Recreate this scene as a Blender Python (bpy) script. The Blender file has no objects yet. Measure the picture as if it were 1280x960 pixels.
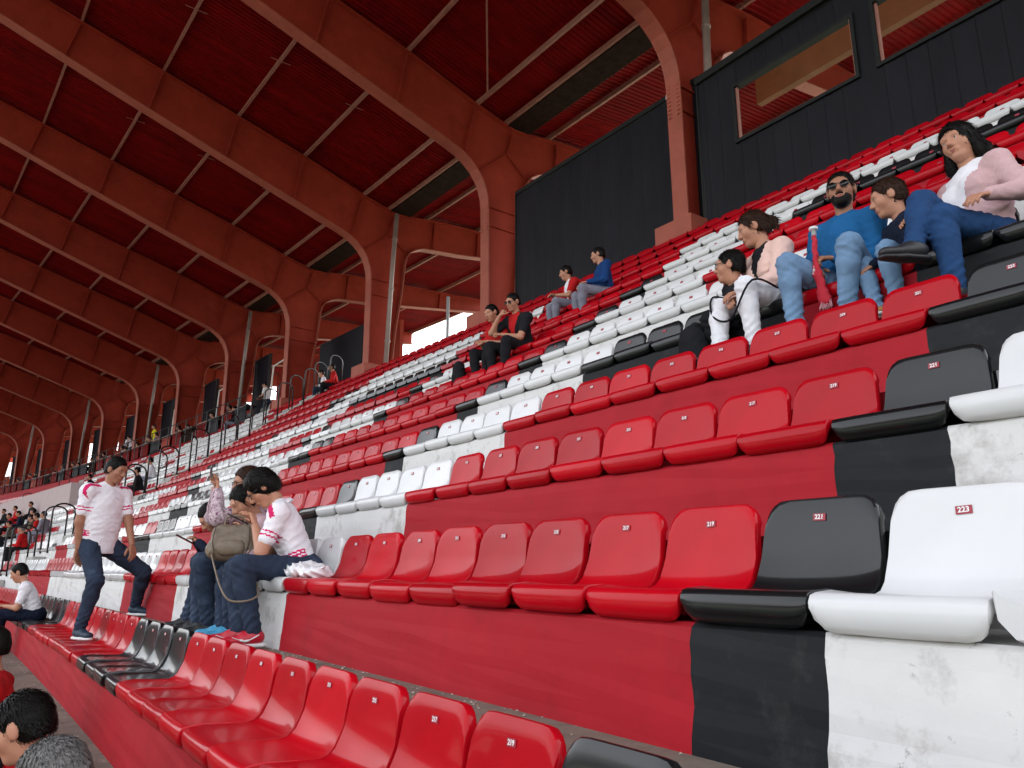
import bpy, math, random
import numpy as np
from mathutils import Vector, Matrix

# ------------------------------------------------------------------ camera, sky, sun, exposure
scene = bpy.context.scene
COL = scene.collection
CAM = np.array([-1.1691, -1.6763, 0.4197]); FPX = 954.93
PITCH, YAW = math.radians(13.56), math.radians(55.076)
cam_d = bpy.data.cameras.new('camera'); cam = bpy.data.objects.new('camera', cam_d); COL.objects.link(cam)
_f = Vector((math.cos(YAW) * math.cos(PITCH), math.sin(YAW) * math.cos(PITCH), math.sin(PITCH)))
_r = _f.cross(Vector((0, 0, 1))).normalized(); _u = _r.cross(_f)
cam.matrix_world = Matrix(((_r.x, _u.x, -_f.x, CAM[0]), (_r.y, _u.y, -_f.y, CAM[1]), (_r.z, _u.z, -_f.z, CAM[2]), (0, 0, 0, 1)))
cam_d.sensor_width = 36; cam_d.lens = 36 * FPX / 1280; cam_d.clip_start = .05; cam_d.clip_end = 3000
scene.camera = cam

SUN_EL, SUN_AZ = 52, 20          # compass-like angle of the sun seen from the stand, degrees
world = bpy.data.worlds.new('World'); scene.world = world; world.use_nodes = True
nt = world.node_tree; nt.nodes.clear()
sky = nt.nodes.new('ShaderNodeTexSky'); sky.sky_type = 'NISHITA'; sky.sun_disc = False
sun_vec = Vector((math.cos(math.radians(SUN_AZ)) * math.cos(math.radians(SUN_EL)), math.sin(math.radians(SUN_AZ)) * math.cos(math.radians(SUN_EL)), math.sin(math.radians(SUN_EL))))
sky.sun_elevation = math.radians(SUN_EL); sky.sun_rotation = math.atan2(sun_vec.x, sun_vec.y)
sky.air_density = 1.0; sky.dust_density = 6.0; sky.altitude = 50
hs = nt.nodes.new('ShaderNodeHueSaturation'); hs.inputs['Saturation'].default_value = .22   # thin white overcast
bg = nt.nodes.new('ShaderNodeBackground'); bg.inputs['Strength'].default_value = 0.15
wo = nt.nodes.new('ShaderNodeOutputWorld')
nt.links.new(sky.outputs[0], hs.inputs['Color']); nt.links.new(hs.outputs[0], bg.inputs['Color']); nt.links.new(bg.outputs[0], wo.inputs['Surface'])
sl = bpy.data.lights.new('sun', 'SUN'); sl.energy = 1.0; sl.angle = math.radians(14); sl.color = (1, .96, .9)
so = bpy.data.objects.new('sun', sl); COL.objects.link(so); so.rotation_euler = sun_vec.to_track_quat('Z', 'Y').to_euler()
scene.render.engine = 'CYCLES'
scene.view_settings.view_transform = 'Standard'; scene.view_settings.look = 'None'
scene.view_settings.gamma = 1; scene.view_settings.use_curve_mapping = False
scene.view_settings.exposure = 2.6

# ------------------------------------------------------------------ stand geometry (metres)
P, D, H, RC = .39, .7762, .5583, 305.0   # seat pitch, row depth, row rise, radius of the curved stand
rng = random.Random(7); nrg = np.random.default_rng(7)
def cv(x, y, z): return (x - y * y / (2 * RC), y, z)          # the whole stand follows one gentle curve
def head_of(y): return y / RC
R3 = np.array([_r, _u, _f])
def pr(x, y, z):
    d = R3 @ (np.array(cv(x, y, z)) - CAM); return 640 + FPX * d[0] / d[2], 480 - FPX * d[1] / d[2], d[2]

# ------------------------------------------------------------------ materials
MATS = {}
def mat(name, col, rough=.6, vary=.12, scale=6., bump=0., metal=0., coat=0., spec=.5, extra=None, stretch=None, sub=0., rand=0.):
    if name in MATS: return MATS[name]
    m = bpy.data.materials.new(name); m.use_nodes = True; n = m.node_tree.nodes; L = m.node_tree.links
    b = n['Principled BSDF']; b.inputs['Roughness'].default_value = rough; b.inputs['Metallic'].default_value = metal
    b.inputs['Coat Weight'].default_value = coat; b.inputs['Coat Roughness'].default_value = .06
    b.inputs['Specular IOR Level'].default_value = spec
    if sub: b.inputs['Subsurface Weight'].default_value = sub; b.inputs['Subsurface Radius'].default_value = (.02, .008, .004); b.inputs['Subsurface Scale'].default_value = .5
    tc = n.new('ShaderNodeTexCoord'); mp = n.new('ShaderNodeMapping'); L.new(tc.outputs['Object'], mp.inputs['Vector'])
    if stretch: mp.inputs['Scale'].default_value = stretch
    nz = n.new('ShaderNodeTexNoise'); nz.inputs['Scale'].default_value = scale; nz.inputs['Detail'].default_value = 6; nz.inputs['Roughness'].default_value = .65
    L.new(mp.outputs[0], nz.inputs['Vector'])
    cr = n.new('ShaderNodeValToRGB'); cr.color_ramp.elements[0].position = .3; cr.color_ramp.elements[1].position = .72
    cr.color_ramp.elements[0].color = tuple(c * (1 - vary) for c in col) + (1,); cr.color_ramp.elements[1].color = tuple(min(1, c * (1 + vary)) for c in col) + (1,)
    L.new(nz.outputs['Fac'], cr.inputs['Fac']); out = cr.outputs['Color']
    if extra:                                   # (colour, noise scale, threshold, softness): blotches with a shape of their own
        for (c2, s2, th, sf) in extra:
            n2 = n.new('ShaderNodeTexNoise'); n2.inputs['Scale'].default_value = s2; n2.inputs['Detail'].default_value = 8; n2.inputs['Roughness'].default_value = .7
            L.new(tc.outputs['Object'], n2.inputs['Vector'])
            mr = n.new('ShaderNodeMapRange'); mr.inputs['From Min'].default_value = th; mr.inputs['From Max'].default_value = th + sf
            L.new(n2.outputs['Fac'], mr.inputs['Value'])
            mx = n.new('ShaderNodeMix'); mx.data_type = 'RGBA'; L.new(mr.outputs[0], mx.inputs['Factor']); L.new(out, mx.inputs['A']); mx.inputs['B'].default_value = tuple(c2) + (1,)
            out = mx.outputs['Result']
    if rand:                                    # every seat has aged a little differently
        oi = n.new('ShaderNodeObjectInfo'); mr = n.new('ShaderNodeMapRange'); mr.inputs['To Min'].default_value = 1 - rand; mr.inputs['To Max'].default_value = 1 + rand * .6; L.new(oi.outputs['Random'], mr.inputs['Value'])
        hv = n.new('ShaderNodeHueSaturation'); L.new(mr.outputs[0], hv.inputs['Value']); L.new(out, hv.inputs['Color']); out = hv.outputs[0]
        m2 = n.new('ShaderNodeMapRange'); m2.inputs['To Min'].default_value = .03; m2.inputs['To Max'].default_value = .16; L.new(oi.outputs['Random'], m2.inputs['Value']); L.new(m2.outputs[0], b.inputs['Coat Roughness'])
    L.new(out, b.inputs['Base Color'])
    if bump:
        bp = n.new('ShaderNodeBump'); bp.inputs['Strength'].default_value = 1; bp.inputs['Distance'].default_value = bump
        nb = n.new('ShaderNodeTexNoise'); nb.inputs['Scale'].default_value = scale * 4; nb.inputs['Detail'].default_value = 5
        L.new(mp.outputs[0], nb.inputs['Vector']); L.new(nb.outputs['Fac'], bp.inputs['Height']); L.new(bp.outputs[0], b.inputs['Normal'])
    MATS[name] = m; return m
S_RED = mat('seat_red', (.44, .002, .009), .35, .10, 3, coat=.30, spec=.06, rand=.2, extra=[((.28, .004, .010), 5, .66, .2), ((.75, .45, .4), 60, .745, .05)])
S_WHT = mat('seat_white', (.67, .67, .675), .35, .03, 3, coat=.5, spec=.2, rand=.08, extra=[((.55, .53, .50), 4, .68, .25)])
S_BLK = mat('seat_black', (.006, .007, .008), .35, .2, 3, coat=.6, spec=.15, rand=.2, extra=[((.02, .022, .022), 4, .62, .25), ((.4, .4, .38), 60, .755, .05)])
R_RED = mat('riser_red', (.37, .011, .020), .6, .10, 3, .0015, spec=.15, extra=[((.25, .009, .015), 2.2, .54, .2), ((.16, .02, .02), 11, .66, .08), ((.55, .40, .38), 42, .735, .03)])
R_WHT = mat('riser_white', (.68, .67, .66), .7, .05, 4, .0015, extra=[((.44, .42, .40), 4.5, .52, .14), ((.28, .26, .25), 16, .62, .07), ((.16, .15, .14), 40, .715, .04)])
R_BLK = mat('riser_black', (.010, .011, .013), .6, .2, 4, .0015, spec=.2, extra=[((.035, .036, .037), 5, .54, .2), ((.4, .4, .4), 48, .74, .03)])
CONC = mat('concrete', (.20, .165, .135), .85, .25, 5, .003, spec=.2, extra=[((.09, .075, .062), 2.6, .54, .14), ((.30, .27, .235), 17, .66, .1), ((.05, .045, .04), 45, .72, .04)])
CONC2 = mat('pale_concrete', (.42, .40, .38), .85, .12, 4, .002, extra=[((.25, .23, .22), 6, .66, .15)])
F_RED = mat('frame_paint', (.31, .038, .021), .55, .18, 1.6, .0006, spec=.12, extra=[((.225, .026, .015), 1.1, .54, .2), ((.36, .07, .045), 3.5, .60, .2), ((.2, .06, .045), 24, .77, .06)])
F_FLG = mat('flange_paint', (.36, .095, .062), .5, .14, 2.5, .0006, spec=.2, extra=[((.12, .028, .02), 2.2, .6, .2)])
DECK = mat('roof_deck', (.165, .0024, .0026), .6, .35, 1.4, spec=.06, extra=[((.09, .0015, .0015), .9, .52, .2), ((.18, .012, .010), 9, .74, .1)], stretch=(.25, 2, 1))
PURL = mat('purlin_paint', (.34, .15, .115), .5, .2, 4, spec=.2)
GUT = mat('gutter_dark', (.024, .013, .010), .8, .4, 6, spec=.03, extra=[((.09, .07, .04), 14, .70, .06)])
PIPE = mat('drain_pipe', (.32, .25, .22), .4, .12, 4)
WALLD = mat('dark_sheet', (.0125, .0125, .0165), .5, .25, 2.0, spec=.12, extra=[((.014, .016, .017), 1.2, .5, .3)], stretch=(1, 1, .3))
TRIM = mat('dark_trim', (.012, .014, .013), .5, .2, 5, spec=.2)
NAVY = mat('navy_panel', (.008, .009, .014), .55, .2, 3, spec=.15)
ORNG = mat('orange_beam', (.26, .075, .012), .6, .15, 3)
BMET = mat('black_metal', (.012, .012, .012), .35, .2, 8)
GMET = mat('grey_metal', (.35, .35, .35), .4, .1, 8)
WPNT = mat('white_pipe', (.75, .72, .68), .4, .06, 8)
PINKW = mat('pale_pink_wall', (.46, .36, .36), .8, .06, 2)
GREYP = mat('grey_board', (.45, .47, .48), .6, .06, 4)
PLATE = mat('plate_red', (.30, .012, .03), .4, .05, 10)
DIGIT = mat('digit_white', (.8, .8, .8), .5, .02, 10)
GRASS = mat('grass', (.085, .095, .065), .9, .3, .4)
def glass_mat():
    m = bpy.data.materials.new('window_glass'); m.use_nodes = True; n = m.node_tree.nodes; L = m.node_tree.links
    n.clear(); o = n.new('ShaderNodeOutputMaterial'); mx = n.new('ShaderNodeMixShader'); t = n.new('ShaderNodeBsdfTransparent'); g = n.new('ShaderNodeBsdfGlossy')
    g.inputs['Roughness'].default_value = .03; t.inputs['Color'].default_value = (.9, .92, .9, 1)
    fr = n.new('ShaderNodeFresnel'); fr.inputs['IOR'].default_value = 1.25
    L.new(fr.outputs[0], mx.inputs[0]); L.new(t.outputs[0], mx.inputs[1]); L.new(g.outputs[0], mx.inputs[2]); L.new(mx.outputs[0], o.inputs[0]); return m
GLASS = glass_mat()

# ------------------------------------------------------------------ mesh helpers
def mesh(name, V, Fc, mats, mi=None, smooth=False):
    me = bpy.data.meshes.new(name); me.from_pydata([tuple(map(float, v)) for v in V], [], [tuple(map(int, f)) for f in Fc])
    for m in (mats if isinstance(mats, (list, tuple)) else [mats]): me.materials.append(m)
    if mi is not None: me.polygons.foreach_set('material_index', np.array(mi, dtype=np.int32))
    if smooth is True: me.polygons.foreach_set('use_smooth', np.ones(len(me.polygons), bool))
    elif smooth: me.polygons.foreach_set('use_smooth', np.ones(len(me.polygons), bool)); me.set_sharp_from_angle(angle=smooth)
    me.update(); return me
def link(name, me, parent=None, loc=None, rz=0.):
    o = bpy.data.objects.new(name, me); COL.objects.link(o)
    if parent is not None: o.parent = parent
    if loc is not None: o.location = loc
    if rz: o.rotation_euler = (0, 0, rz)
    return o
def tag(o, label, cat=None, group=None, kind=None):
    o['label'] = label
    if cat: o['category'] = cat
    if group: o['group'] = group
    if kind: o['kind'] = kind
    return o
def thing(name, label, cat, loc=(0, 0, 0), rz=0., group=None):
    o = bpy.data.objects.new(name, None); COL.objects.link(o); o.location = loc; o.rotation_euler = (0, 0, rz); o.empty_display_size = .1
    return tag(o, label, cat, group)
class MB:
    def __init__(s): s.V = []; s.F = []
    def add(s, V, Fc):
        n = len(s.V); s.V += [tuple(v) for v in V]; s.F += [tuple(i + n for i in f) for f in Fc]; return s
    def box(s, a, b):
        (x0, y0, z0), (x1, y1, z1) = a, b
        return s.add([(x0, y0, z0), (x1, y0, z0), (x1, y1, z0), (x0, y1, z0), (x0, y0, z1), (x1, y0, z1), (x1, y1, z1), (x0, y1, z1)],
                     [(0, 3, 2, 1), (4, 5, 6, 7), (0, 1, 5, 4), (1, 2, 6, 5), (2, 3, 7, 6), (3, 0, 4, 7)])
    def tube(s, pts, r, n=8, cap=True):
        pts = [Vector(p) for p in pts]; rs = r if isinstance(r, (list, tuple)) else [r] * len(pts); V = []; Fc = []; ref = None
        for i, p in enumerate(pts):
            t = (pts[min(i + 1, len(pts) - 1)] - pts[max(i - 1, 0)]).normalized()
            if ref is None: ref = Vector((0, 0, 1)) if abs(t.z) < .9 else Vector((1, 0, 0))
            u = t.cross(ref).normalized(); v = u.cross(t); ref = v
            for k in range(n):
                a = 2 * math.pi * k / n; V.append(p + (u * math.cos(a) + v * math.sin(a)) * rs[i])
        for i in range(len(pts) - 1):
            for k in range(n): k2 = (k + 1) % n; Fc.append((i * n + k, i * n + k2, (i + 1) * n + k2, (i + 1) * n + k))
        if cap: Fc.append(tuple(range(n))[::-1]); Fc.append(tuple(range((len(pts) - 1) * n, len(pts) * n)))
        return s.add(V, Fc)
    def ribbon(s, pts, y0, y1, th):                      # flat bar swept along an (x, z) chain, width y0..y1
        n = len(pts); V = []; Fc = []
        for i, (x, z) in enumerate(pts):
            a = pts[max(i - 1, 0)]; b = pts[min(i + 1, n - 1)]; dx, dz = b[0] - a[0], b[1] - a[1]; l = math.hypot(dx, dz); nx, nz = -dz / l * th, dx / l * th
            V += [(x, y0, z), (x, y1, z), (x + nx, y1, z + nz), (x + nx, y0, z + nz)]
        for i in range(n - 1):
            for k in range(4): k2 = (k + 1) % 4; Fc.append((4 * i + k, 4 * i + k2, 4 * i + 4 + k2, 4 * i + 4 + k))
        Fc += [(3, 2, 1, 0), tuple(4 * n - 4 + k for k in range(4))]
        return s.add(V, Fc)
    def me(s, name, m, smooth=False): return mesh(name, s.V, s.F, m, smooth=smooth)
    def build(s, name, m, parent=None, smooth=False, loc=None, rz=0.): return link(name, s.me(name, m, smooth), parent, loc, rz)

# ------------------------------------------------------------------ which colour each seat of the mosaic has
RUNS = {  # row: list of (first index, colour) reading away from the seat numbered 219
 0: [(-20, 'R')],
 1: [(-20, 'B'), (0, 'R'), (9, 'B'), (13, 'R'), (23, 'B'), (30, 'R'), (48, 'W'), (60, 'R')],
 2: [(-20, 'W'), (-1, 'B'), (0, 'R'), (8, 'W'), (15, 'R'), (21, 'W'), (28, 'W'), (37, 'R'), (45, 'W'), (58, 'R'), (64, 'W'), (75, 'R')],
 3: [(-20, 'W'), (-1, 'B'), (0, 'R'), (8, 'W'), (12, 'B'), (13, 'R'), (22, 'W'), (28, 'B'), (31, 'R'), (33, 'W'), (40, 'W'), (47, 'R'), (51, 'W'), (63, 'R'), (68, 'W'), (84, 'R')],
 4: [(-20, 'W'), (-3, 'B'), (0, 'R'), (8, 'W'), (12, 'B'), (13, 'R'), (23, 'W'), (31, 'B'), (34, 'W'), (38, 'R'), (44, 'W'), (50, 'R'), (58, 'W'), (68, 'R'), (80, 'W')],
 5: [(-20, 'R'), (-2, 'B'), (1, 'R'), (3, 'B'), (8, 'W'), (12, 'B'), (13, 'R'), (23, 'B'), (25, 'W'), (37, 'B'), (39, 'R'), (45, 'W'), (52, 'B'), (54, 'R'), (66, 'W'), (82, 'R')],
 6: [(-20, 'W'), (12, 'B'), (13, 'R'), (21, 'B'), (22, 'W'), (28, 'B'), (29, 'R'), (33, 'W'), (44, 'B'), (46, 'R'), (52, 'R'), (60, 'W'), (72, 'R'), (86, 'W')],
 7: [(-20, 'R'), (8, 'W'), (12, 'B'), (13, 'R'), (19, 'W'), (22, 'B'), (23, 'R'), (31, 'W'), (40, 'B'), (41, 'R'), (60, 'W'), (70, 'R'), (80, 'W')],
 8: [(-20, 'R'), (9, 'W'), (12, 'B'), (13, 'R'), (24, 'B'), (33, 'W'), (37, 'B'), (38, 'R'), (60, 'W'), (70, 'B'), (73, 'W'), (90, 'R')],
 9: [(-20, 'B'), (8, 'W'), (13, 'R'), (22, 'W'), (24, 'R'), (26, 'W'), (38, 'B'), (40, 'R'), (58, 'W'), (92, 'R')],
 10: [(-20, 'W'), (14, 'R'), (22, 'W'), (25, 'R'), (27, 'W'), (39, 'R'), (58, 'W'), (90, 'R')],
 11: [(-20, 'R'), (62, 'W'), (86, 'R')],
 12: [(-20, 'R'), (66, 'W'), (72, 'R')],
}
def colour(r, i):
    runs = RUNS.get(r, [(-99, 'R')]); c = 'R'
    for a, k in runs:
        if i >= a: c = k
    if i > 58 and r >= 2 and random.Random(r * 977 + i // 3).random() < .18: c = random.Random(r * 31 + i // 3).choice('RWWB')
    return c
AISLES = [(54, 57), (118, 121)]
def in_aisle(i): return any(a <= i <= b for a, b in AISLES)
RMAX, IMAX, IMIN = 12, 190, -12

# ------------------------------------------------------------------ ground and terrace
g = MB(); g.add([(-900, -900, -7.2), (900, -900, -7.2), (900, 900, -7.2), (-900, 900, -7.2)], [(0, 1, 2, 3)])
tag(g.build('ground', GRASS), 'green grass ground around the stand', kind='structure')
XR, ZT, ZB, XB = -.345, -.600, -.278, .075       # riser face, foot tread, bench top, bench back, relative to a row's number plates
for r in range(-7, RMAX + 1):
    ox, oz = (r - 1) * D, (r - 1) * H; V = []; Fc = []; mi = []
    prof = [(XB - D, ZT)] + [(XR - .02 + .02 * t, ZT + (ZB - .012 - ZT) * t) for t in np.linspace(0, 1, 9)] + [(XR + .012, ZB), (XB, ZB), (XB, ZT + H)]
    ys = [(i - .5) * P for i in range(IMIN, IMAX + 1)]
    for j, y in enumerate(ys):
        edge_ = colour(r, IMIN + j) != colour(r, IMIN + j - 1); jy = rng.uniform(-.02, .02) * edge_
        for (x, z) in prof: jy += edge_ * rng.uniform(-.006, .006); V.append(cv(ox + x + rng.uniform(-.002, .002), y + jy, oz + z))
    n = len(prof)
    for j in range(len(ys) - 1):
        i = IMIN + j; c = {'R': 1, 'W': 2, 'B': 3}[colour(r, i)] if r > 1 else 1
        for k in range(n - 1):
            Fc.append((j * n + k, j * n + k + 1, (j + 1) * n + k + 1, (j + 1) * n + k)); mi.append(0 if k == 0 else c)
    o = link('terrace_step', mesh('terrace_step', V, Fc, [CONC, R_RED, R_WHT, R_BLK], mi)); o['kind'] = 'structure'
    o['label'] = 'painted concrete terrace step carrying one row of seats'
V = []; Fc = []; xe = RMAX * D + XB - D; ze = RMAX * H + ZT      # the walkway behind the last row
ys = [(i - .5) * P for i in range(IMIN, IMAX + 1, 4)]
for y in ys: V += [cv(xe, y, ze - .002), cv(xe + 2.6, y, ze - .002), cv(xe + 2.6, y, ze - 7)]
for j in range(len(ys) - 1): Fc += [(3 * j, 3 * j + 1, 3 * j + 4, 3 * j + 3), (3 * j + 1, 3 * j + 2, 3 * j + 5, 3 * j + 4)]
tag(link('walkway', mesh('walkway', V, Fc, CONC)), 'concrete walkway behind the last row', kind='structure')
for a, b in AISLES:                                    # stair aisles: a half step in front of every riser
    st = thing('aisle_stair', 'concrete stair aisle climbing between the seat blocks', 'stairs', group='stair aisles of the terrace')
    for r in range(1, RMAX + 1):
        ox, oz = (r - 1) * D, (r - 1) * H; mb = MB(); ym = (a + b) / 2 * P
        q = cv(ox, ym, oz); w = (b - a + .7) * P / 2
        mb.box((XR - .27, -w, ZT + .003), (XR - .028, w, ZT + H * .33)); mb.box((XR - .026, -w, ZB + .003), (XB - .004, w, ZB + .05))
        mb.build('step', CONC2, st, loc=q, rz=head_of(ym))

# ------------------------------------------------------------------ seats
def seat_mesh(mt, low=False):
    # a moulded shell: stations run from the underside of the front lip over the pan and up to the head of the back
    us = np.array([-1, -.97, -.9, -.78, -.6, -.35, 0, .35, .6, .78, .9, .97, 1.]) if not low else np.array([-1, -.85, 0, .85, 1.])
    nu = len(us)
    st = [(-.336, -.284, .176), (-.356, -.281, .181), (-.370, -.266, .185), (-.376, -.240, .188), (-.375, -.216, .189), (-.366, -.201, .189), (-.345, -.195, .188),
          (-.28, -.200, .187), (-.18, -.208, .186), (-.10, -.211, .185), (-.066, -.203, .184), (-.044, -.182, .184), (-.026, -.145, .184)]
    if low: st = [st[k] for k in (0, 2, 5, 8, 11)]
    tb = [.0, .2, .42, .64, .82, .93, 1.0] if not low else [.3, .85, 1.0]
    V = []; N = []; rows = 0; zb = -.108
    prof = [(x, z) for x, z, w in st] + [(-.014 + .022 * t, zb + t * .161) for t in tb]
    for a, (x, z, w) in enumerate(st):
        p, q = prof[max(a - 1, 0)], prof[a + 1]; tx, tz = q[0] - p[0], q[1] - p[1]; l = math.hypot(tx, tz); nx, nz = -tz / l, tx / l
        for u in us:
            du = abs(u); lift = .010 * du ** 3 if x > -.34 else 0
            zz = z + lift
            if a < 4: zz += (4 - a) / 4 * .045 * (1 - math.sqrt(max(0, 1 - (max(0, du - .78) / .22) ** 2)))      # round lower corners of the lip
            xx = x + (.006 * du ** 4 if x < -.34 else 0) - (.008 * du ** 2.5 if x > -.07 else 0)
            V.append((xx, u * w, zz)); N.append((nx, nz))
        rows += 1
    for t in tb:
        for u in us:
            du = abs(u); rr = max(0, (du - .68) / .32); top = .055 - .058 * (1 - math.sqrt(max(0, 1 - rr * rr)))
            z = zb + t * (top - zb); w = .183 - .014 * (z - zb) / .16
            x = -.014 + .022 * (z - zb) / .16 - .009 * du ** 2.6 * (1 - .4 * t) + (.008 * ((t - .8) / .2) ** 2 if t > .8 else 0)
            V.append((x, u * w, z)); N.append((-.99, .13))
        rows += 1
    Fc = [(a * nu + k, a * nu + k + 1, (a + 1) * nu + k + 1, (a + 1) * nu + k) for a in range(rows - 1) for k in range(nu - 1)]
    edge = [a * nu for a in range(rows)] + [(rows - 1) * nu + k for k in range(1, nu)] + [a * nu + nu - 1 for a in range(rows - 2, -1, -1)]
    for step, dep in ((0, .006), (1, .030)):                      # rolled edge, then the turned-back rim
        nb = len(V)
        for e_, e in enumerate(edge):
            e0 = edge0[e_] if step else e
            x, y, z = V[e0]; nx, nz = N[e0]; sg = 1 if y > 0 else -1; out = .003 if step == 0 else -.001
            up = out if z > .0 else 0
            V.append((x - nx * dep, y + sg * out * (abs(y) > .12), z - nz * dep + up)); 
        for k in range(len(edge) - 1): Fc.append((edge[k + 1], edge[k], nb + k, nb + k + 1))
        if step == 0: edge0 = list(edge)
        edge = [nb + k for k in range(len(edge))]
        if low: break
    Fc = [f[::-1] for f in Fc]
    return mesh('seat_shell', V, Fc, mt, smooth=math.radians(55))
SM = {'R': S_RED, 'W': S_WHT, 'B': S_BLK}
seat_hi = {k: seat_mesh(m) for k, m in SM.items()}
pm = MB(); pm.box((-.0015, -.019, -.010), (.001, .019, .010)); plate_me = pm.me('number_plate', PLATE)
_txt = {}
def digits(s):
    if s in _txt: return _txt[s]
    c = bpy.data.curves.new('number', 'FONT'); c.body = s; c.size = .0185; c.align_x = 'CENTER'; c.align_y = 'CENTER'; c.extrude = .0004; c.offset = .0005; c.resolution_u = 2
    o = bpy.data.objects.new('number', c); COL.objects.link(o); dg = bpy.context.evaluated_depsgraph_get(); dg.update()
    me = bpy.data.meshes.new_from_object(o.evaluated_get(dg)); bpy.data.objects.remove(o)
    me.materials.clear(); me.materials.append(DIGIT); _txt[s] = me; return me
ROWN = {0: 'row of the dark-haired man with bowed head', 1: 'row the man in white polo stands on', 2: 'row of the woman with red trainers', 3: 'row just above the woman with red trainers',
        4: 'row just below the family with blue-sweater man', 5: 'row of the man in blue sweater', 6: 'row just above the blue-sweater man', 7: 'row of the man in black polo',
        8: 'row just below the blue-jacket man', 9: 'row of the man in blue jacket', 10: 'row just above the blue-jacket man', 11: 'second row from the dark sheet wall', 12: 'row along the foot of the dark wall'}
CN = {'R': 'red', 'W': 'white', 'B': 'black'}
cand = []; allseats = []
for r in range(-1, RMAX + 1):
    for i in range(-9, IMAX - 2):
        if in_aisle(i): continue
        x, y, z = (r - 1) * D, i * P, (r - 1) * H
        if (r == 12 and i > 95) or (r == 11 and i > 100): continue
        a = pr(x - .15, y, z - .1)
        if a[2] > .2 and -40 < a[0] < 1320 and -40 < a[1] < 1080: cand.append((a[2], r, i))
        allseats.append((r, i))
cand.sort(); near = {(r, i) for _, r, i in cand[:300]}
for (r, i) in sorted(near):
    c = colour(r, i); y = i * P; loc = cv((r - 1) * D, y, (r - 1) * H)
    ppm = FPX / max(.3, pr((r - 1) * D, y, (r - 1) * H)[2])
    num = None
    if 1 <= r <= 4 and ppm * .038 > 4.3: num = 219 - 2 * i + (2 if r == 4 else 0)
    s = thing('stadium_seat', '', 'seat', loc, head_of(y) + rng.uniform(-.012, .012), 'shell seats of the terrace')
    s.location.x += rng.uniform(-.006, .006); s.location.y += rng.uniform(-.004, .004); s.rotation_euler.y = rng.uniform(-.02, .02)
    if num: s['label'] = 'glossy %s seat numbered %d in the %s' % (CN[c], num, ROWN[r])
    else: s['label'] = 'small-numbered glossy %s seat in the %s' % (CN[c], ROWN.get(r, 'row below the standing man'))
    link('shell', seat_hi[c], s)
    if ppm > 60:
        pl = link('number_plate', plate_me, s, (-.0012, rng.uniform(-.004, .004), rng.uniform(-.003, .003)))
        pl.rotation_euler = (rng.uniform(-.06, .06), .126, 0)
        if num:
            t = link('number', digits(str(num)), pl, (-.0020, 0, 0)); t.rotation_euler = (math.pi / 2, 0, -math.pi / 2)
low = {}
for k, m in SM.items():
    me = seat_mesh(m, True); low[k] = (np.array([v.co[:] for v in me.vertices]), [tuple(p.vertices) for p in me.polygons])
V = []; Fc = []; mi = []; nv = 0
for (r, i) in allseats:
    if (r, i) in near or i < -3: continue
    c = colour(r, i); A, Fs = low[c]; th = head_of(i * P); q = cv((r - 1) * D, i * P, (r - 1) * H)
    B = A.copy(); B[:, 0] = A[:, 0] * math.cos(th) - A[:, 1] * math.sin(th) + q[0] + rng.uniform(-.008, .008); B[:, 1] = A[:, 0] * math.sin(th) + A[:, 1] * math.cos(th) + q[1]; B[:, 2] += q[2]
    V.append(B); Fc += [tuple(k + nv for k in f) for f in Fs]; mi += ['RWB'.index(c)] * len(Fs); nv += len(A)
o = link('distant_seats', mesh('distant_seats', np.concatenate(V), Fc, [S_RED, S_WHT, S_BLK], mi, smooth=math.radians(50)))
tag(o, 'mass of distant red, white and black shell seats down the stand', 'seats', kind='stuff')
# ------------------------------------------------------------------ roof frames
FY = [.72 + 6.0 * k for k in range(0, 16)]
soffit = [(8.62, 5.75), (8.60, 8.6), (8.59, 9.2), (8.565, 9.42), (8.50, 9.66), (8.39, 9.89), (8.23, 10.10), (8.03, 10.27), (7.78, 10.42), (7.45, 10.54), (4.11, 11.60), (1.11, 12.56), (-1.66, 13.50), (-8.2, 15.72)]
toparm = [(-8.2, 16.22), (-.95, 14.38), (2.05, 13.58), (6.22, 12.49), (8.24, 11.86), (9.05, 11.66), (9.40, 11.58), (9.8, 11.60), (11.0, 11.78), (18.0, 12.25)]
rear = [(18.0, 11.75), (12.8, 10.98), (11.8, 10.83), (10.92, 10.74), (10.45, 10.68), (10.18, 10.57), (9.97, 10.42), (9.84, 10.22), (9.78, 9.95), (9.70, 8.95), (9.52, 7.68), (9.36, 5.75)]
fm = {}
poly = soffit + toparm + rear
n = len(poly)
fm['web'] = mesh('web', [(x, -.012, z) for x, z in poly] + [(x, .012, z) for x, z in poly], [tuple(range(n)), tuple(range(2 * n - 1, n - 1, -1))], F_RED)
fm['front_flange'] = MB().ribbon(soffit, -.17, .17, .028).me('front_flange', F_FLG)
fm['rear_flange'] = MB().ribbon(rear, -.15, .15, .028).me('rear_flange', F_FLG)
fm['top_flange'] = MB().ribbon(toparm, -.15, .15, .025).me('top_flange', F_RED)
def zline(chain, x):
    c = sorted(chain)
    for (x0, z0), (x1, z1) in zip(c, c[1:]):
        if x0 <= x <= x1 and x1 > x0: return z0 + (z1 - z0) * (x - x0) / (x1 - x0)
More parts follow.
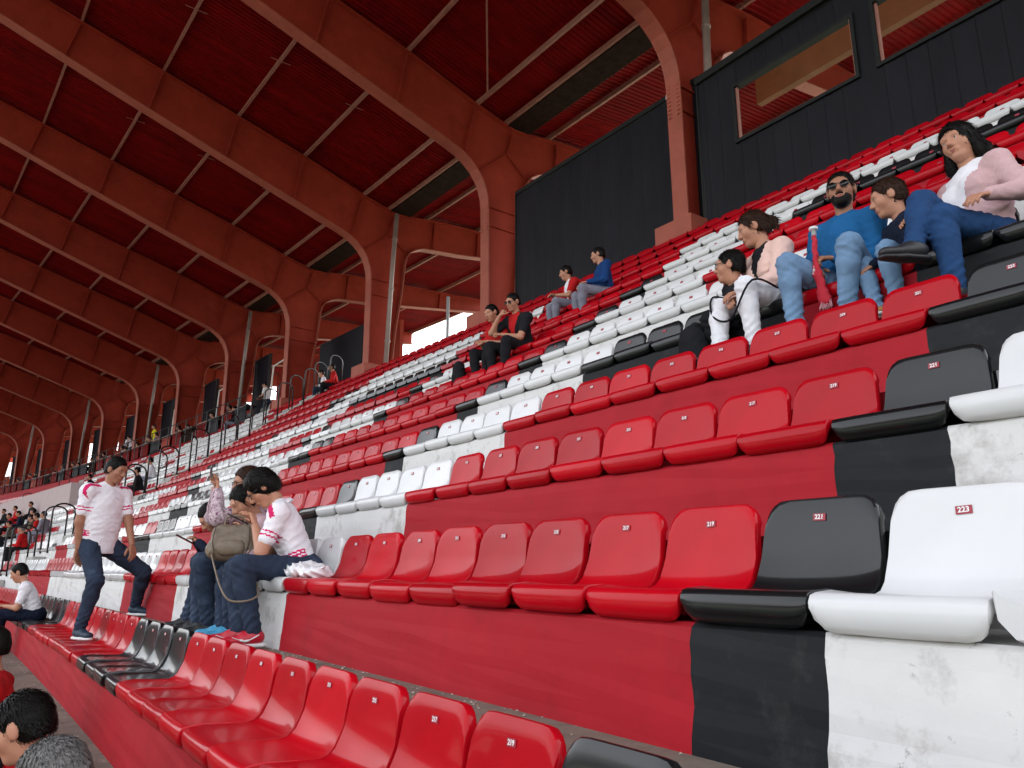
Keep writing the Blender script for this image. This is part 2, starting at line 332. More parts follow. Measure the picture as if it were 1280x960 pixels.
def stiff(xt, zt, xb, zb, w=.10):
    dx, dz = xb - xt, zb - zt; l = math.hypot(dx, dz); nx, nz = -dz / l * .012, dx / l * .012
    m = MB()
    for s in (-1, 1):
        y0, y1 = (.013, .013 + w) if s > 0 else (-.013 - w, -.013)
        m.add([(xt - nx, y0, zt - nz), (xt + nx, y0, zt + nz), (xb + nx, y0, zb + nz), (xb - nx, y0, zb - nz), (xt - nx, y1, zt - nz), (xt + nx, y1, zt + nz), (xb + nx, y1, zb + nz), (xb - nx, y1, zb - nz)],
              [(0, 3, 2, 1), (4, 5, 6, 7), (0, 1, 5, 4), (1, 2, 6, 5), (2, 3, 7, 6), (3, 0, 4, 7)])
    return m.me('stiffener', F_RED)
top_f = [p for p in toparm if p[0] <= 9.41]; sof_f = soffit[8:]
sts = []
for x in (-6.2, -4.15, -2.07, 0, 2.06, 4.16, 6.21): sts.append(stiff(x, zline(top_f, x) - .03, x - .24, zline(sof_f, x - .24) + .03))
sts.append(stiff(8.22, 11.82, 7.90, 10.42)); sts.append(stiff(9.40, 11.53, 9.22, 10.85)); sts.append(stiff(9.22, 10.85, 8.32, 10.06, .06)); sts.append(stiff(9.22, 10.85, 9.86, 10.34, .06))
sts.append(stiff(8.62, 9.22, 9.72, 9.22, .05)); sts.append(stiff(8.62, 8.72, 9.66, 8.72, .05)); sts.append(stiff(10.9, 11.72, 10.85, 10.78)); sts.append(stiff(12.7, 11.86, 12.65, 11.0)); sts.append(stiff(15.3, 12.03, 15.25, 11.38))
rv = MB()
for yy in (-.125, -.085, .085, .125):
    for k in range(9):
        z = 8.55 + k * .085
        if z < 9.25: rv.box((8.555, yy - .015, z - .015), (8.60, yy + .015, z + .015))
for k in range(16):
    x = 11.0 + k * .07; rv.box((x - .014, -.06, zline(rear[:4][::-1], min(12.75, x)) - .012), (x + .014, .06, zline(rear[:4][::-1], min(12.75, x)) + .002))
fm['rivets'] = rv.me('rivets', F_FLG)
pb = MB(); pb.box((8.35, -.42, 5.2), (9.3, .42, 6.38)); fm['base_block'] = pb.me('base_block', F_FLG)
ANG = ['over the glazed dark cabin', 'where dark cabin and dark wall meet', 'at the far end of the dark sheet wall', 'beside the gap with white sky', 'behind the spectator in red and his friend']
for k, y in enumerate(FY):
    lab = 'rust red steel roof frame ' + (ANG[k] if k < len(ANG) else 'with curved knee, far down the stand')
    t = thing('roof_frame', lab, 'roof frame', cv(0, y, 0), head_of(y), 'rust red frames carrying the roof')
    for nme in ('web', 'front_flange', 'rear_flange', 'top_flange', 'rivets', 'base_block'): link(nme, fm[nme], t)
    for s in sts: link('stiffener', s, t)
    if k % 2 == 1:
        p = MB(); p.tube([(9.33, -.28, 11.5), (9.22, -.30, 9.4), (9.10, -.30, 5.6)], .075, 10)
        for z in (10.6, 8.9, 7.2): xx = 9.10 + (z - 5.6) * .0345; p.tube([(xx, -.30, z - .03), (xx, -.30, z + .03)], .092, 10)
        o = p.build('drain_pipe', PIPE, None, True, cv(0, y, 0), head_of(y))
        tag(o, 'grey drain pipe on the frame ' + (ANG[k] if k < len(ANG) else 'far down the stand'), 'pipe', 'drain pipes on the frames')

# ------------------------------------------------------------------ roof
roof = bpy.data.objects.new('roof', None); COL.objects.link(roof); roof['kind'] = 'structure'; roof['label'] = 'dark red corrugated roof on purlins'
def deck(xs, zs, y0, y1, name, pitch=.13, dep=.026):
    ny = int((y1 - y0) / pitch); V = []; Fc = []
    prof = [(0, 0), (.35, 0), (.5, dep), (.85, dep)]
    yy = [(y0 + (k + a) * pitch, b) for k in range(ny) for a, b in prof]
    for (y, b) in yy:
        for x, z in zip(xs, zs): V.append(cv(x, y, z + b))
    m = len(xs)
    for j in range(len(yy) - 1):
        for k in range(m - 1): Fc.append((j * m + k, j * m + k + 1, (j + 1) * m + k + 1, (j + 1) * m + k))
    return link(name, mesh(name, V, Fc, DECK), roof)
tx = [p[0] for p in toparm[:6]] + [9.22]; tz = [p[1] + .17 for p in toparm[:6]] + [11.80]
deck(tx, tz, -8, 92, 'front_deck'); deck([9.84, 11.0, 14, 18.4], [11.80, 11.95, 12.16, 12.46], -8, 92, 'rear_deck')
def ztop(x): return zline(toparm, x)
plines = [-7.9, -6.2, -4.15, -2.07, 0, 2.06, 4.16, 6.21, 8.24, 9.15, 9.86, 10.6, 12.7, 15.3, 18.0]
for a, b in zip([-6.0] + FY, FY):
    ym = (a + b) / 2; L = (b - a) / 2 - .012
    for x in plines:
        big = x in (9.15, 9.86); z = ztop(x) + .03
        pm_ = MB(); pm_.box((-.012, -L, 0), (.012, L, .13)); pm_.box((-.034, -L, -.012), (.034, L, -.001))
        key = 'purlin%.3f' % L
        if key not in fm: fm[key] = pm_.me('purlin', PURL)
        link('purlin', fm[key], roof, cv(x, ym, z), head_of(ym))
    for x in (2.06, 4.16, 6.21):
        c = MB(); c.box((-.26, -.012, -.006), (.26, .012, .002)); key = 'cleat'
        if key not in fm: fm[key] = c.me('cleat', PURL)
        link('cleat', fm[key], roof, cv(x, ym, ztop(x) + .012), head_of(ym) + .0)
    gm = MB(); gm.box((9.19, -L, 11.60), (9.88, L, 11.90)); key = 'gut%.3f' % L
    if key not in fm: fm[key] = gm.me('gutter', GUT)
    link('gutter', fm[key], roof, cv(0, ym, .02), head_of(ym))
db = MB(); db.tube([cv(6.21, 9.6, ztop(6.21) + .02), cv(8.24, 12.5, ztop(8.24) + .02)], .022, 6); db.build('brace_rod', PURL, roof)
db = MB(); db.tube([cv(4.16, 9.6, ztop(4.16) + .02), cv(6.21, 9.6, ztop(6.21) + .02)], .016, 6); db.build('brace_rod', PURL, roof)

# ------------------------------------------------------------------ dark sheet wall and the glazed cabin
def ribbed(y0, y1, z0, z1, x, pitch=.31, dep=.008):
    V = []; Fc = []; k = 0; y = y0; pts = []
    while y < y1 - 1e-4:
        for a, b in ((0, 0), (.78, 0), (.84, -dep), (.94, -dep)):
            yy = y + a * pitch
            if yy <= y1: pts.append((yy, b))
        y += pitch
    pts.append((y1, 0))
    for (yy, b) in pts: V += [cv(x + b, yy, z0), cv(x + b, yy, z1)]
    for j in range(len(pts) - 1): Fc.append((2 * j, 2 * j + 2, 2 * j + 3, 2 * j + 1))
    return V, Fc
def wbox(mb, x0, x1, y0, y1, z0, z1):               # curved-stand aware box
    c = [cv(x, y, z) for z in (z0, z1) for (x, y) in ((x0, y0), (x1, y0), (x1, y1), (x0, y1))]
    mb.add(c, [(0, 3, 2, 1), (4, 5, 6, 7), (0, 1, 5, 4), (1, 2, 6, 5), (2, 3, 7, 6), (3, 0, 4, 7)]); return mb
w = thing('sheet_wall', 'black ribbed sheet wall behind the upper seats', 'wall')
V, Fc = ribbed(6.74, 12.46, 5.5, 9.40, 9.10); link('cladding', mesh('cladding', V, Fc, WALLD), w)
mb = MB(); wbox(mb, 9.06, 9.22, 6.74, 12.47, 9.403, 9.50); mb.build('top_trim', TRIM, w)
mb = MB(); wbox(mb, 9.075, 9.22, 12.463, 12.50, 5.5, 9.40); mb.build('end_trim', TRIM, w)
cb = thing('cabin', 'black clad cabin with a long strip of windows', 'cabin')
CX = 8.80
wins = [(3.52, 5.78, 7.50, 8.62), (.70, 3.26, 7.50, 8.62), (-2.1, .44, 7.5, 8.62)]
ed = sorted({-6.0, 6.52} | {v for w_ in wins for v in w_[:2]})
V = []; Fc = []
def addp(q):
    global V, Fc
    v, f = q; n0 = len(V); V += v; Fc += [tuple(i + n0 for i in a) for a in f]
for a, b in zip(ed, ed[1:]):
    hit = [w_ for w_ in wins if abs(w_[0] - a) < 1e-6 and abs(w_[1] - b) < 1e-6]
    if hit: addp(ribbed(a, b, 5.5, hit[0][2], CX)); addp(ribbed(a, b, hit[0][3], 9.06, CX))
    else: addp(ribbed(a, b, 5.5, 9.06, CX))
link('cladding', mesh('cladding', V, Fc, WALLD), cb)
mb = MB(); wbox(mb, CX - .06, CX + .3, -6, 6.56, 9.063, 9.20); mb.build('top_trim', TRIM, cb)
mb = MB(); wbox(mb, CX - .03, CX + .3, 6.523, 6.56, 5.5, 9.06); mb.build('end_trim', TRIM, cb)
for (a, b, z0, z1) in wins:
    f = MB(); t_ = .055
    wbox(f, CX - .045, CX + .10, a, a + t_, z0, z1); wbox(f, CX - .045, CX + .10, b - t_, b, z0, z1); wbox(f, CX - .045, CX + .10, a + t_, b - t_, z0, z0 + t_); wbox(f, CX - .045, CX + .10, a + t_, b - t_, z1 - t_, z1)
    wf = f.build('window', TRIM, cb)
    i_ = MB(); t2 = .03; e = t_ + .002
    wbox(i_, CX + .0, CX + .05, a + e, a + e + t2, z0 + e, z1 - e); wbox(i_, CX + .0, CX + .05, b - e - t2, b - e, z0 + e, z1 - e); wbox(i_, CX, CX + .05, a + e + t2, b - e - t2, z0 + e, z0 + e + t2)
    i_.build('inner_frame', PURL, wf)
    gl = MB(); gl.add([cv(CX + .025, a + e + t2, z0 + e + t2), cv(CX + .025, b - e - t2, z0 + e + t2), cv(CX + .025, b - e - t2, z1 - e), cv(CX + .025, a + e + t2, z1 - e)], [(0, 1, 2, 3)]); gl.build('pane', GLASS, wf)
mb = MB(); wbox(mb, 10.35, 10.5, -5, 6.4, 9.20, 9.85); o = mb.build('header_beam', ORNG); tag(o, 'orange brown beam seen through the cabin windows', 'beam')
hk = MB(); hk.tube([cv(9.0, 7.36, 10.02), cv(9.0, 7.37, 9.62), cv(8.98, 7.42, 9.40), cv(8.9, 7.36, 9.28), cv(8.84, 7.2, 9.22), cv(8.82, 7.08, 9.20)], .032, 8)
tag(hk.build('bent_pipe', WPNT, None, True), 'thin white hooked pipe above the black wall', 'pipe')

# ------------------------------------------------------------------ back of the stand between the frames, further along
mb = MB(); wbox(mb, 10.3, 10.4, 22.9, 26.3, 6.0, 8.95); o = mb.build('back_panel', NAVY)
tag(o, 'navy screen wall behind the spectators in white and red', 'screen wall')
DW = ['beside the man in white shirt', 'past the second drain pipe', 'behind the person in yellow', 'in the bay past the yellow jacket']
for k, y in enumerate(FY[4:14]):
    lab = DW[k] if k < len(DW) else 'in the far bays of the stand'
    d = thing('back_door', 'tall dark doorway ' + lab, 'doorway', cv(9.95, y + 6.35, 0), head_of(y), 'dark doorways at the back of the stand')
    f = MB(); f.box((0, -.75, 5.9), (.12, .75, 9.35)); f.build('leaf', NAVY, d)
    f = MB(); f.box((-.03, -.82, 5.9), (.10, -.752, 9.42)); f.box((-.03, .752, 5.9), (.10, .82, 9.42)); f.box((-.03, -.752, 9.352), (.10, .752, 9.42)); f.build('frame', BMET, d)
    wp = MB(); wp.tube([cv(9.7, y + 4.75, 6.2), cv(9.7, y + 4.5, 8.6), cv(9.7, y + 2.7, 8.72), cv(9.7, y + 2.6, 8.72)], .035, 6)
    tag(wp.build('guard_rail', WPNT), 'bent white pipe rail beside the doorway ' + lab, 'rail', 'white rails at the back')
for k, y in enumerate(FY[4:15]):
    mb = MB(); wbox(mb, 13.0, 13.15, y + .3, y + (5.9 if k % 3 else 5.0), 5.5, 10.2 - (k % 4 == 2) * 1.3); o = mb.build('back_wall', F_RED); tag(o, 'rust red wall panel closing a far bay', 'wall', 'rust red panels behind the far bays')
# railings, hoops on the aisles
def hoop(r, y, h=.95, xx=0.):
    ox, oz = (r - 1) * D + xx, (r - 1) * H; m = MB(); w_ = .30
    pts = [(-w_, 0, -.28)] + [(-w_, 0, h - .18)] + [(-w_ * math.cos(a), 0, h - .18 + .18 * math.sin(a)) for a in np.linspace(.3, math.pi - .3, 7)] + [(w_, 0, h - .18), (w_, 0, .12)]
    m.tube(pts, .021, 8)
    o = m.build('hoop_rail', BMET, None, True, cv(ox - .1, y, oz - .05), head_of(y) + math.radians(25)); return o
for a, b in AISLES:
    for r in range(2, RMAX + 1):
        for s in (0, 1):
            if a > 100 and (r % 2 == 0 or s): continue
            tag(hoop(r, (a if s == 0 else b - 1.2) * P + (.2 if s else -.2)), 'black hooped handrail on the stair aisle' if a < 100 else 'black hooped handrail on the far stair aisle', 'handrail', 'hooped handrails on the stair aisle')
def rail_run(x, z, y0, y1, h, label, m=BMET, n=4, grp=None):
    t = thing('railing', label, 'railing', (0, 0, 0), 0, grp)
    for zz in (z + h, z + h * .55): q = MB(); q.tube([cv(x, y0 + (y1 - y0) * k / 6, zz) for k in range(7)], .022, 6); q.build('rail', m, t)
    for k in range(n): y = y0 + (y1 - y0) * (k + .5) / n; q = MB(); q.tube([cv(x, y, z), cv(x, y, z + h)], .022, 6); q.build('post', m, t)
for k in range(9):
    y0 = 27.5 + 6 * k
    rail_run(RMAX * D - .55 - .75, (RMAX - 1) * H - .3, y0, y0 + 5.8, 1.0, 'dark railing along the press desks' if k else 'dark railing starting by the last doorway in view', BMET, 5, 'dark railings along the press desks')
    for j in range(4):
        y = y0 + .8 + j * 1.45
        dk = thing('press_desk', 'dark desk in the press row behind the railing', 'desk', cv(RMAX * D - .95, y, (RMAX - 1) * H - .35), head_of(y), 'dark press desks')
        q = MB(); q.box((-.22, -.6, .70), (.22, .6, .74)); q.build('top', PURL if j % 2 else BMET, dk); q = MB(); q.box((-.2, -.56, .1), (-.17, .56, .695)); q.build('front', (NAVY, F_RED, DECK, GUT)[(k * 3 + j * 2 + k * j) % 4], dk)
        q = MB(); q.box((.42, -.25, .3), (.8, .25, .36)); q.box((.74, -.25, .36), (.80, .25, .85)); tag(q.build('desk_chair', BMET, None, False, cv(RMAX * D - .95, y + .1, (RMAX - 1) * H - .35), head_of(y)), 'black chair behind a press desk', 'chair', 'chairs of the press desks')
vw = MB(); wbox(vw, 6 * D - .7, 6 * D + .6, 34.5, 49.0, 4 * H, 6.9 * H); o = vw.build('entrance_wall', PINKW); tag(o, 'pale pink low wall round a stand entrance behind the seated group', 'wall')
for k in range(3):
    y = 37 + k * 4.2; q = MB(); wbox(q, 6 * D - .73, 6 * D - .703, y, y + 1.3, 5.3 * H, 6.85 * H); tag(q.build('notice_board', GREYP), 'pale grey board on the pink entrance wall', 'board', 'grey boards on the pink wall')

po = MB(); po.tube([cv(9.7, 16.47, 6.0), cv(9.7, 16.47, 8.03)], .05, 8); tag(po.build('steel_post', GMET, None, True), 'grey steel post standing before the white sky', 'post')
sc = thing('scaffold', 'small pipe scaffold beside the column at the wall end', 'scaffold', cv(9.3, 13.5, 6.0), head_of(13.5))
for (a, b) in (((0, 0, 0), (0, 0, 2.9)), ((.5, -.5, 0), (.5, -.5, 2.6)), ((0, .5, 0), (0, .5, 2.3)), ((-.1, .6, 2.1), (.6, -.6, 2.5)), ((0, 0, 1.2), (.5, -.5, 2.4)), ((0, 0, 2.4), (.5, -.5, 1.6)), ((0, .5, 1.5), (0, 0, 2.2)), ((-.1, .6, 1.3), (.6, -.6, 1.3))):
    q = MB(); q.tube([a, b], .028, 6); q.build('tube', PURL, sc)
# litter swept against the risers
rg = np.random.default_rng(3); V = []; Fc = []
for k in range(900):
    r = int(rg.choice([1, 2, 2, 3])); y = rg.uniform(-1.5, 9) if r > 1 else rg.uniform(1, 14); x = (r - 1) * D + XR - .03 - abs(rg.normal(0, .10)); z = (r - 1) * H + ZT + .002; c = cv(x, y, z); n0 = len(V); a = rg.uniform(0, 6.3); l = rg.uniform(.003, .010)
    V += [(c[0] + l * math.cos(a + t), c[1] + l * .6 * math.sin(a + t), c[2]) for t in (0, 1.9, 3.9)] + [(c[0], c[1], c[2] + l * .6)]
    Fc += [(n0, n0 + 1, n0 + 3), (n0 + 1, n0 + 2, n0 + 3), (n0 + 2, n0, n0 + 3), (n0 + 2, n0 + 1, n0)]
tag(link('litter', mesh('litter', V, Fc, mat('shells', (.42, .38, .32), .8, .5, 40))), 'seed shells and grit scattered along the treads', 'litter', kind='stuff')

# unseen stands round the ground, added to block low sky in seat reflections
def unseen_stand(x, y, rz, w, label):
    t = thing('grandstand', label, 'grandstand', (x, y, -7.2), rz, 'unseen stands added to darken reflections'); q = MB()
    for k in range(14): q.box((2 + k * 1.0, -w / 2, 0), (3 + k * 1.0, w / 2, 1.2 + k * .62))
    q.build('terrace', mat('far_terrace', (.14, .05, .05), .8, .4, .6), t); q = MB(); q.box((-4, -w / 2, 15.5), (20, w / 2, 16.1)); q.build('roof', DECK, t); q = MB(); q.box((17, -w / 2, 0), (17.6, w / 2, 15.4)); q.build('back_wall', mat('far_wall', (.12, .10, .10), .8, .2, .5), t)
unseen_stand(-115, 10, math.pi, 170, 'unseen long grandstand across the pitch, added to darken reflections'); unseen_stand(-45, 112, math.pi / 2, 110, 'unseen grandstand behind the far goal, added to block low sky'); unseen_stand(-45, -110, -math.pi / 2, 110, 'unseen grandstand behind the near goal, added to block low sky')
# ------------------------------------------------------------------ people: blended signed-distance bodies
nv3 = lambda a: np.array(a, float)
def unit(a): a = nv3(a); return a / (np.linalg.norm(a) + 1e-12)
def sdf_mesh(prims, h, k=.02, carve=(), noise=0., keep=None, folds=()):
    lo = np.min([q[0] for q in map(bbox, prims)], 0) - 3 * h; hi = np.max([q[1] for q in map(bbox, prims)], 0) + 3 * h
    n = np.ceil((hi - lo) / h).astype(int) + 1
    G = np.full(n, .5, np.float32); ax = [lo[d] + np.arange(n[d]) * h for d in range(3)]
    def region(q, m):
        a, b = bbox(q); i0 = np.maximum(((a - m - lo) / h).astype(int), 0); i1 = np.minimum(((b + m - lo) / h).astype(int) + 2, n)
        X = np.stack(np.meshgrid(*[ax[d][i0[d]:i1[d]] for d in range(3)], indexing='ij'), -1)
        return tuple(slice(i0[d], i1[d]) for d in range(3)), X
    for q in prims:
        kk = q[-1] if q[0].endswith('k') else k
        sl_, X = region(q, kk + 3 * h); d = dist(q, X); g0 = G[sl_]
        hh = np.maximum(kk - np.abs(d - g0), 0) / kk; G[sl_] = np.minimum(d, g0) - hh * hh * kk * .25
    for q in carve:
        sl_, X = region(q, .03)
        if 0 in X.shape: continue
        d = -dist(q, X); g0 = G[sl_]; kk = .012; hh = np.maximum(kk - np.abs(d - g0), 0) / kk; G[sl_] = np.maximum(d, g0) + hh * hh * kk * .25
    for (jp, axv, amp, wid) in folds:                      # creases gathered round a joint
        q = ('c', jp, jp + axv * .001, wid * 1.8, wid * 1.8); sl_, X = region(q, .0); dX = X - jp; w_ = np.exp(-(dX ** 2).sum(-1) / (wid * wid)); o_ = unit(np.cross(axv, [.3, .5, .8])); ph = (dX @ axv) * 62 + (dX @ o_) * 26 + np.sin((dX @ o_) * 40) * .8
        G[sl_] += (amp * w_ * (np.abs(np.sin(ph)) ** .7 - .62)).astype(np.float32)
    if noise or keep is not None:
        X = np.stack(np.meshgrid(*ax, indexing='ij'), -1)
        if noise:
            w = X @ np.array([[31, 17, -22], [-14, 27, 42], [29, -33, 51.]]).T + np.sin(X[..., ::-1] * 17) * 1.5
            G += (noise * (np.sin(w[..., 0]) * .5 + (np.abs(np.sin(w[..., 1])) - .6) * .9 + (np.abs(np.sin(w[..., 2] * 1.25 + np.sin(w[..., 0]))) - .6) * .8)).astype(np.float32)
        if keep is not None: G = np.maximum(G, keep(X).astype(np.float32))
    ins = G < 0; nx, ny, nz = [m - 1 for m in G.shape]
    acc = np.zeros((nx, ny, nz, 3), np.float32); cnt = np.zeros((nx, ny, nz), np.float32)
    cr = []
    for d in range(3):
        A = [slice(None)] * 3; B = [slice(None)] * 3; A[d] = slice(0, -1); B[d] = slice(1, None); ga, gb = G[tuple(A)], G[tuple(B)]
        c = (ga < 0) != (gb < 0); t = np.where(c, ga / np.where(c, ga - gb, 1), 0); cr.append((c, ga < 0))
        o = [e for e in range(3) if e != d]
        for s0 in (0, 1):
            for s1 in (0, 1):
                # edge belongs to cell with offset: cell index = edge index - s on the other axes
                src = [slice(None)] * 3; off = np.zeros(3); off[o[0]] = s0; off[o[1]] = s1
                src[o[0]] = slice(s0, G.shape[o[0]] - 1 + s0); src[o[1]] = slice(s1, G.shape[o[1]] - 1 + s1)
                cc = c[tuple(src)]; tt = t[tuple(src)]
                for e in range(3): acc[..., e] += np.where(cc, tt if e == d else off[e], 0)
                cnt += cc
    idx = np.full((nx, ny, nz), -1, np.int64); m = cnt > 0; idx[m] = np.arange(m.sum())
    I = np.argwhere(m); V = lo + (I + acc[m] / cnt[m][:, None]) * h; Fq = []
    for d in range(3):
        c, neg = cr[d]; o = [(d + 1) % 3, (d + 2) % 3]; E = np.argwhere(c); neg = neg[c]
        E_ok = (E[:, o[0]] > 0) & (E[:, o[1]] > 0) & (E[:, o[0]] < [nx, ny, nz][o[0]]) & (E[:, o[1]] < [nx, ny, nz][o[1]]); E = E[E_ok]; neg = neg[E_ok]
        def ci(a, b): J = E.copy(); J[:, o[0]] -= a; J[:, o[1]] -= b; return idx[J[:, 0], J[:, 1], J[:, 2]]
        q = np.stack([ci(1, 1), ci(0, 1), ci(0, 0), ci(1, 0)], 1); q[~neg] = q[~neg][:, ::-1]; Fq.append(q)
    return V, np.concatenate(Fq)
def bbox(q):
    if q[0][0] in 'cf':
        a, b, ra, rb = q[1:5]; r = max(ra, rb); return np.minimum(a, b) - r, np.maximum(a, b) + r
    r = np.sqrt(((q[2] * q[3][:, None]) ** 2).sum(0)); return q[1] - r, q[1] + r
def dist(q, X):
    if q[0][0] == 'e':
        L_ = (X - q[1]) @ q[2].T; k0 = np.sqrt(((L_ / q[3]) ** 2).sum(-1)); k1 = np.sqrt(((L_ / q[3] ** 2) ** 2).sum(-1)) + 1e-9
        return (k0 * (k0 - 1) / k1).astype(np.float32)
    a, b, ra, rb = q[1:5]; sc = 1.
    if q[0][0] == 'f':
        nn, fac = q[5], q[6]; X = X + ((X - a) @ nn)[..., None] * nn * (1 / fac - 1); b = b + ((b - a) @ nn) * nn * (1 / fac - 1); sc = (1 + fac) / 2
    ba = b - a; t = np.clip(((X - a) @ ba) / (ba @ ba + 1e-12), 0, 1); d = np.linalg.norm(X - a - t[..., None] * ba, axis=-1) - (ra + (rb - ra) * t)
    return (d * sc).astype(np.float32)
def ik(a, c, l1, l2, pole):
    d = c - a; L_ = np.linalg.norm(d); mx = (l1 + l2) * .995
    if L_ > mx: c = a + d / L_ * mx; d = c - a; L_ = mx
    L_ = max(L_, abs(l1 - l2) + .01); u = d / L_; x = (L_ * L_ + l1 * l1 - l2 * l2) / (2 * L_); y = math.sqrt(max(0, l1 * l1 - x * x))
    p = pole - (pole @ u) * u; return a + u * x + unit(p) * y, c
def fabric(name, col, vary=.14, scale=6, bump=.007, rough=.85, extra=None): return mat(name, col, rough, vary, scale, bump, spec=.15, extra=extra)
SKIN = mat('skin_light', (.45, .215, .135), .5, .09, 18, .0003, spec=.35, sub=.08)
SKIN2 = mat('skin_tan', (.33, .15, .09), .5, .09, 18, .0003, spec=.35, sub=.08)
LIP = mat('lips', (.36, .11, .09), .4, .1, 30); EYEW = mat('eye_white', (.6, .58, .55), .25, .02, 10); IRIS = mat('iris', (.02, .012, .008), .15, .1, 20)
HDARK = mat('hair_black', (.005, .004, .0035), .5, .4, 60, .001, spec=.12); HBRN = mat('hair_brown', (.028, .012, .007), .5, .4, 60, .001, spec=.12); HGREY = mat('hair_grey', (.15, .145, .14), .5, .6, 70, .002, spec=.12)
DENIM = fabric('denim_dark', (.026, .038, .066), .3, 5, .008, extra=[((.075, .10, .15), 5, .56, .2)]); DENIML = fabric('denim_light', (.15, .25, .39), .22, 5, .008, extra=[((.27, .38, .50), 6, .6, .2)])
DENIMB = fabric('denim_blue', (.017, .052, .14), .2, 5, .008, extra=[((.04, .09, .20), 6, .62, .2)])
CW = fabric('cloth_white', (.78, .76, .80), .04); CWT = fabric('trousers_white', (.74, .74, .78), .05); CK = fabric('cloth_black', (.012, .012, .015), .3); CNV = fabric('cloth_navy', (.008, .012, .028), .3)
CRED = fabric('cloth_red', (.45, .012, .014)); CBLU = fabric('knit_blue', (.012, .10, .26), .12); CJKT = fabric('jacket_blue', (.010, .045, .16)); CPCH = fabric('jacket_peach', (.74, .50, .44), .05, rough=.6)
CPNK = fabric('knit_pink', (.66, .43, .44), .07, 60); CGRY = fabric('trousers_grey', (.20, .20, .25)); CYEL = fabric('vest_yellow', (.72, .62, .01), .1); CMAG = fabric('stripe_magenta', (.60, .02, .12), .05)
CFLW = fabric('cloth_flowered', (.55, .42, .46), .5, 45, extra=[((.18, .05, .12), 40, .55, .03)]); CTWD = fabric('cloth_olive', (.14, .12, .09), .15)
SHR = mat('shoe_red', (.48, .008, .025), .45, .1, 20); SHK = mat('shoe_black', (.015, .015, .018), .5, .2, 20); SHB = mat('shoe_blue', (.05, .30, .50), .5, .2, 20); SHT = mat('boot_tan', (.38, .19, .05), .6, .15, 20, .001); SHN = mat('shoe_navy', (.012, .03, .055), .6, .15, 20)
SOLE = mat('sole_white', (.7, .7, .7), .6, .05, 20); LENS = mat('lens_black', (.006, .006, .007), .08, .1, 10); LEATH = mat('bag_leather', (.17, .125, .085), .5, .25, 14, .0012, extra=[((.10, .07, .045), 8, .6, .15)])
def add_mesh(parts):
    V = []; Fc = []; mi = []; n0 = 0
    for v, f, m in parts:
        V.append(np.asarray(v, float)); Fc += [tuple(int(i) + n0 for i in q) for q in f]; mi += list(m) if hasattr(m, '__len__') else [m] * len(f); n0 += len(v)
    return np.concatenate(V), Fc, mi
def hand(wr, d, thumb, nrm, s, curl, h):
    d = unit(d); t = unit(thumb - (thumb @ d) * d); n = unit(nrm - (nrm @ d) * d - (nrm @ t) * t); Q = []
    for k, (o, L_) in enumerate(((.030, .070), (.010, .078), (-.011, .073), (-.030, .058))):
        a = wr + d * .012 * s + t * o * .55 * s; b = wr + d * (.085 - .006 * abs(k - 1)) * s + t * o * s
        Q.append(('c', a, b, .014 * s, .0115 * s)); ang = 0.; p = b
        for j, fr in enumerate((.45, .31, .24)):
            ang += curl[min(j, len(curl) - 1)] * (1 + .08 * k); q = p + (d * math.cos(ang) + n * math.sin(ang)) * L_ * fr * s; Q.append(('c', p, q, (.0095 - .001 * j) * s, (.0088 - .001 * j) * s)); p = q
    p = wr + d * .022 * s + t * .022 * s; ang = .75
    for j, L_ in enumerate((.042, .034, .026)):
        q = p + (unit(d * math.cos(ang) + t * math.sin(ang)) * .93 + n * (.25 + .25 * j * min(1, curl[0]))) * L_ * s; Q.append(('c', p, q, (.0125 - .0012 * j) * s, (.0112 - .0012 * j) * s)); p = q; ang -= .3
    return sdf_mesh(Q, h, .008)
def strands(V, Fq, hu, hf, c0, num, ln, wd=.0026, seed=0, fl=None):
    rg = np.random.default_rng(seed); Fq = np.asarray(Fq); ctr = V[Fq].mean(1); nr = np.cross(V[Fq[:, 1]] - V[Fq[:, 0]], V[Fq[:, 2]] - V[Fq[:, 0]]); nr /= np.linalg.norm(nr, axis=1)[:, None] + 1e-9
    pick = rg.integers(0, len(Fq), num); P0 = ctr[pick]; N = nr[pick]
    out = (P0 - c0); g = -hu * .9 - hf * .35 if fl is None else fl
    g = g + rg.normal(0, .22, (num, 3)); T = g - (g * N).sum(1)[:, None] * N; T /= np.linalg.norm(T, axis=1)[:, None] + 1e-9
    S = np.cross(N, T); L_ = ln * rg.uniform(.5, 1.2, num)[:, None]
    a = P0 - N * .003 - S * wd; b = P0 - N * .003 + S * wd; m1 = P0 + T * L_ * .5 + N * .004 - S * wd * .8; m2 = P0 + T * L_ * .5 + N * .004 + S * wd * .8; e = P0 + T * L_ + N * L_ * .22 * rg.uniform(0, 1, num)[:, None]
    W = np.stack([a, b, m2, m1, e], 1).reshape(-1, 3); i = np.arange(num) * 5
    return W, [(k, k + 1, k + 2, k + 3) for k in i] + [(k + 3, k + 2, k + 4) for k in i]
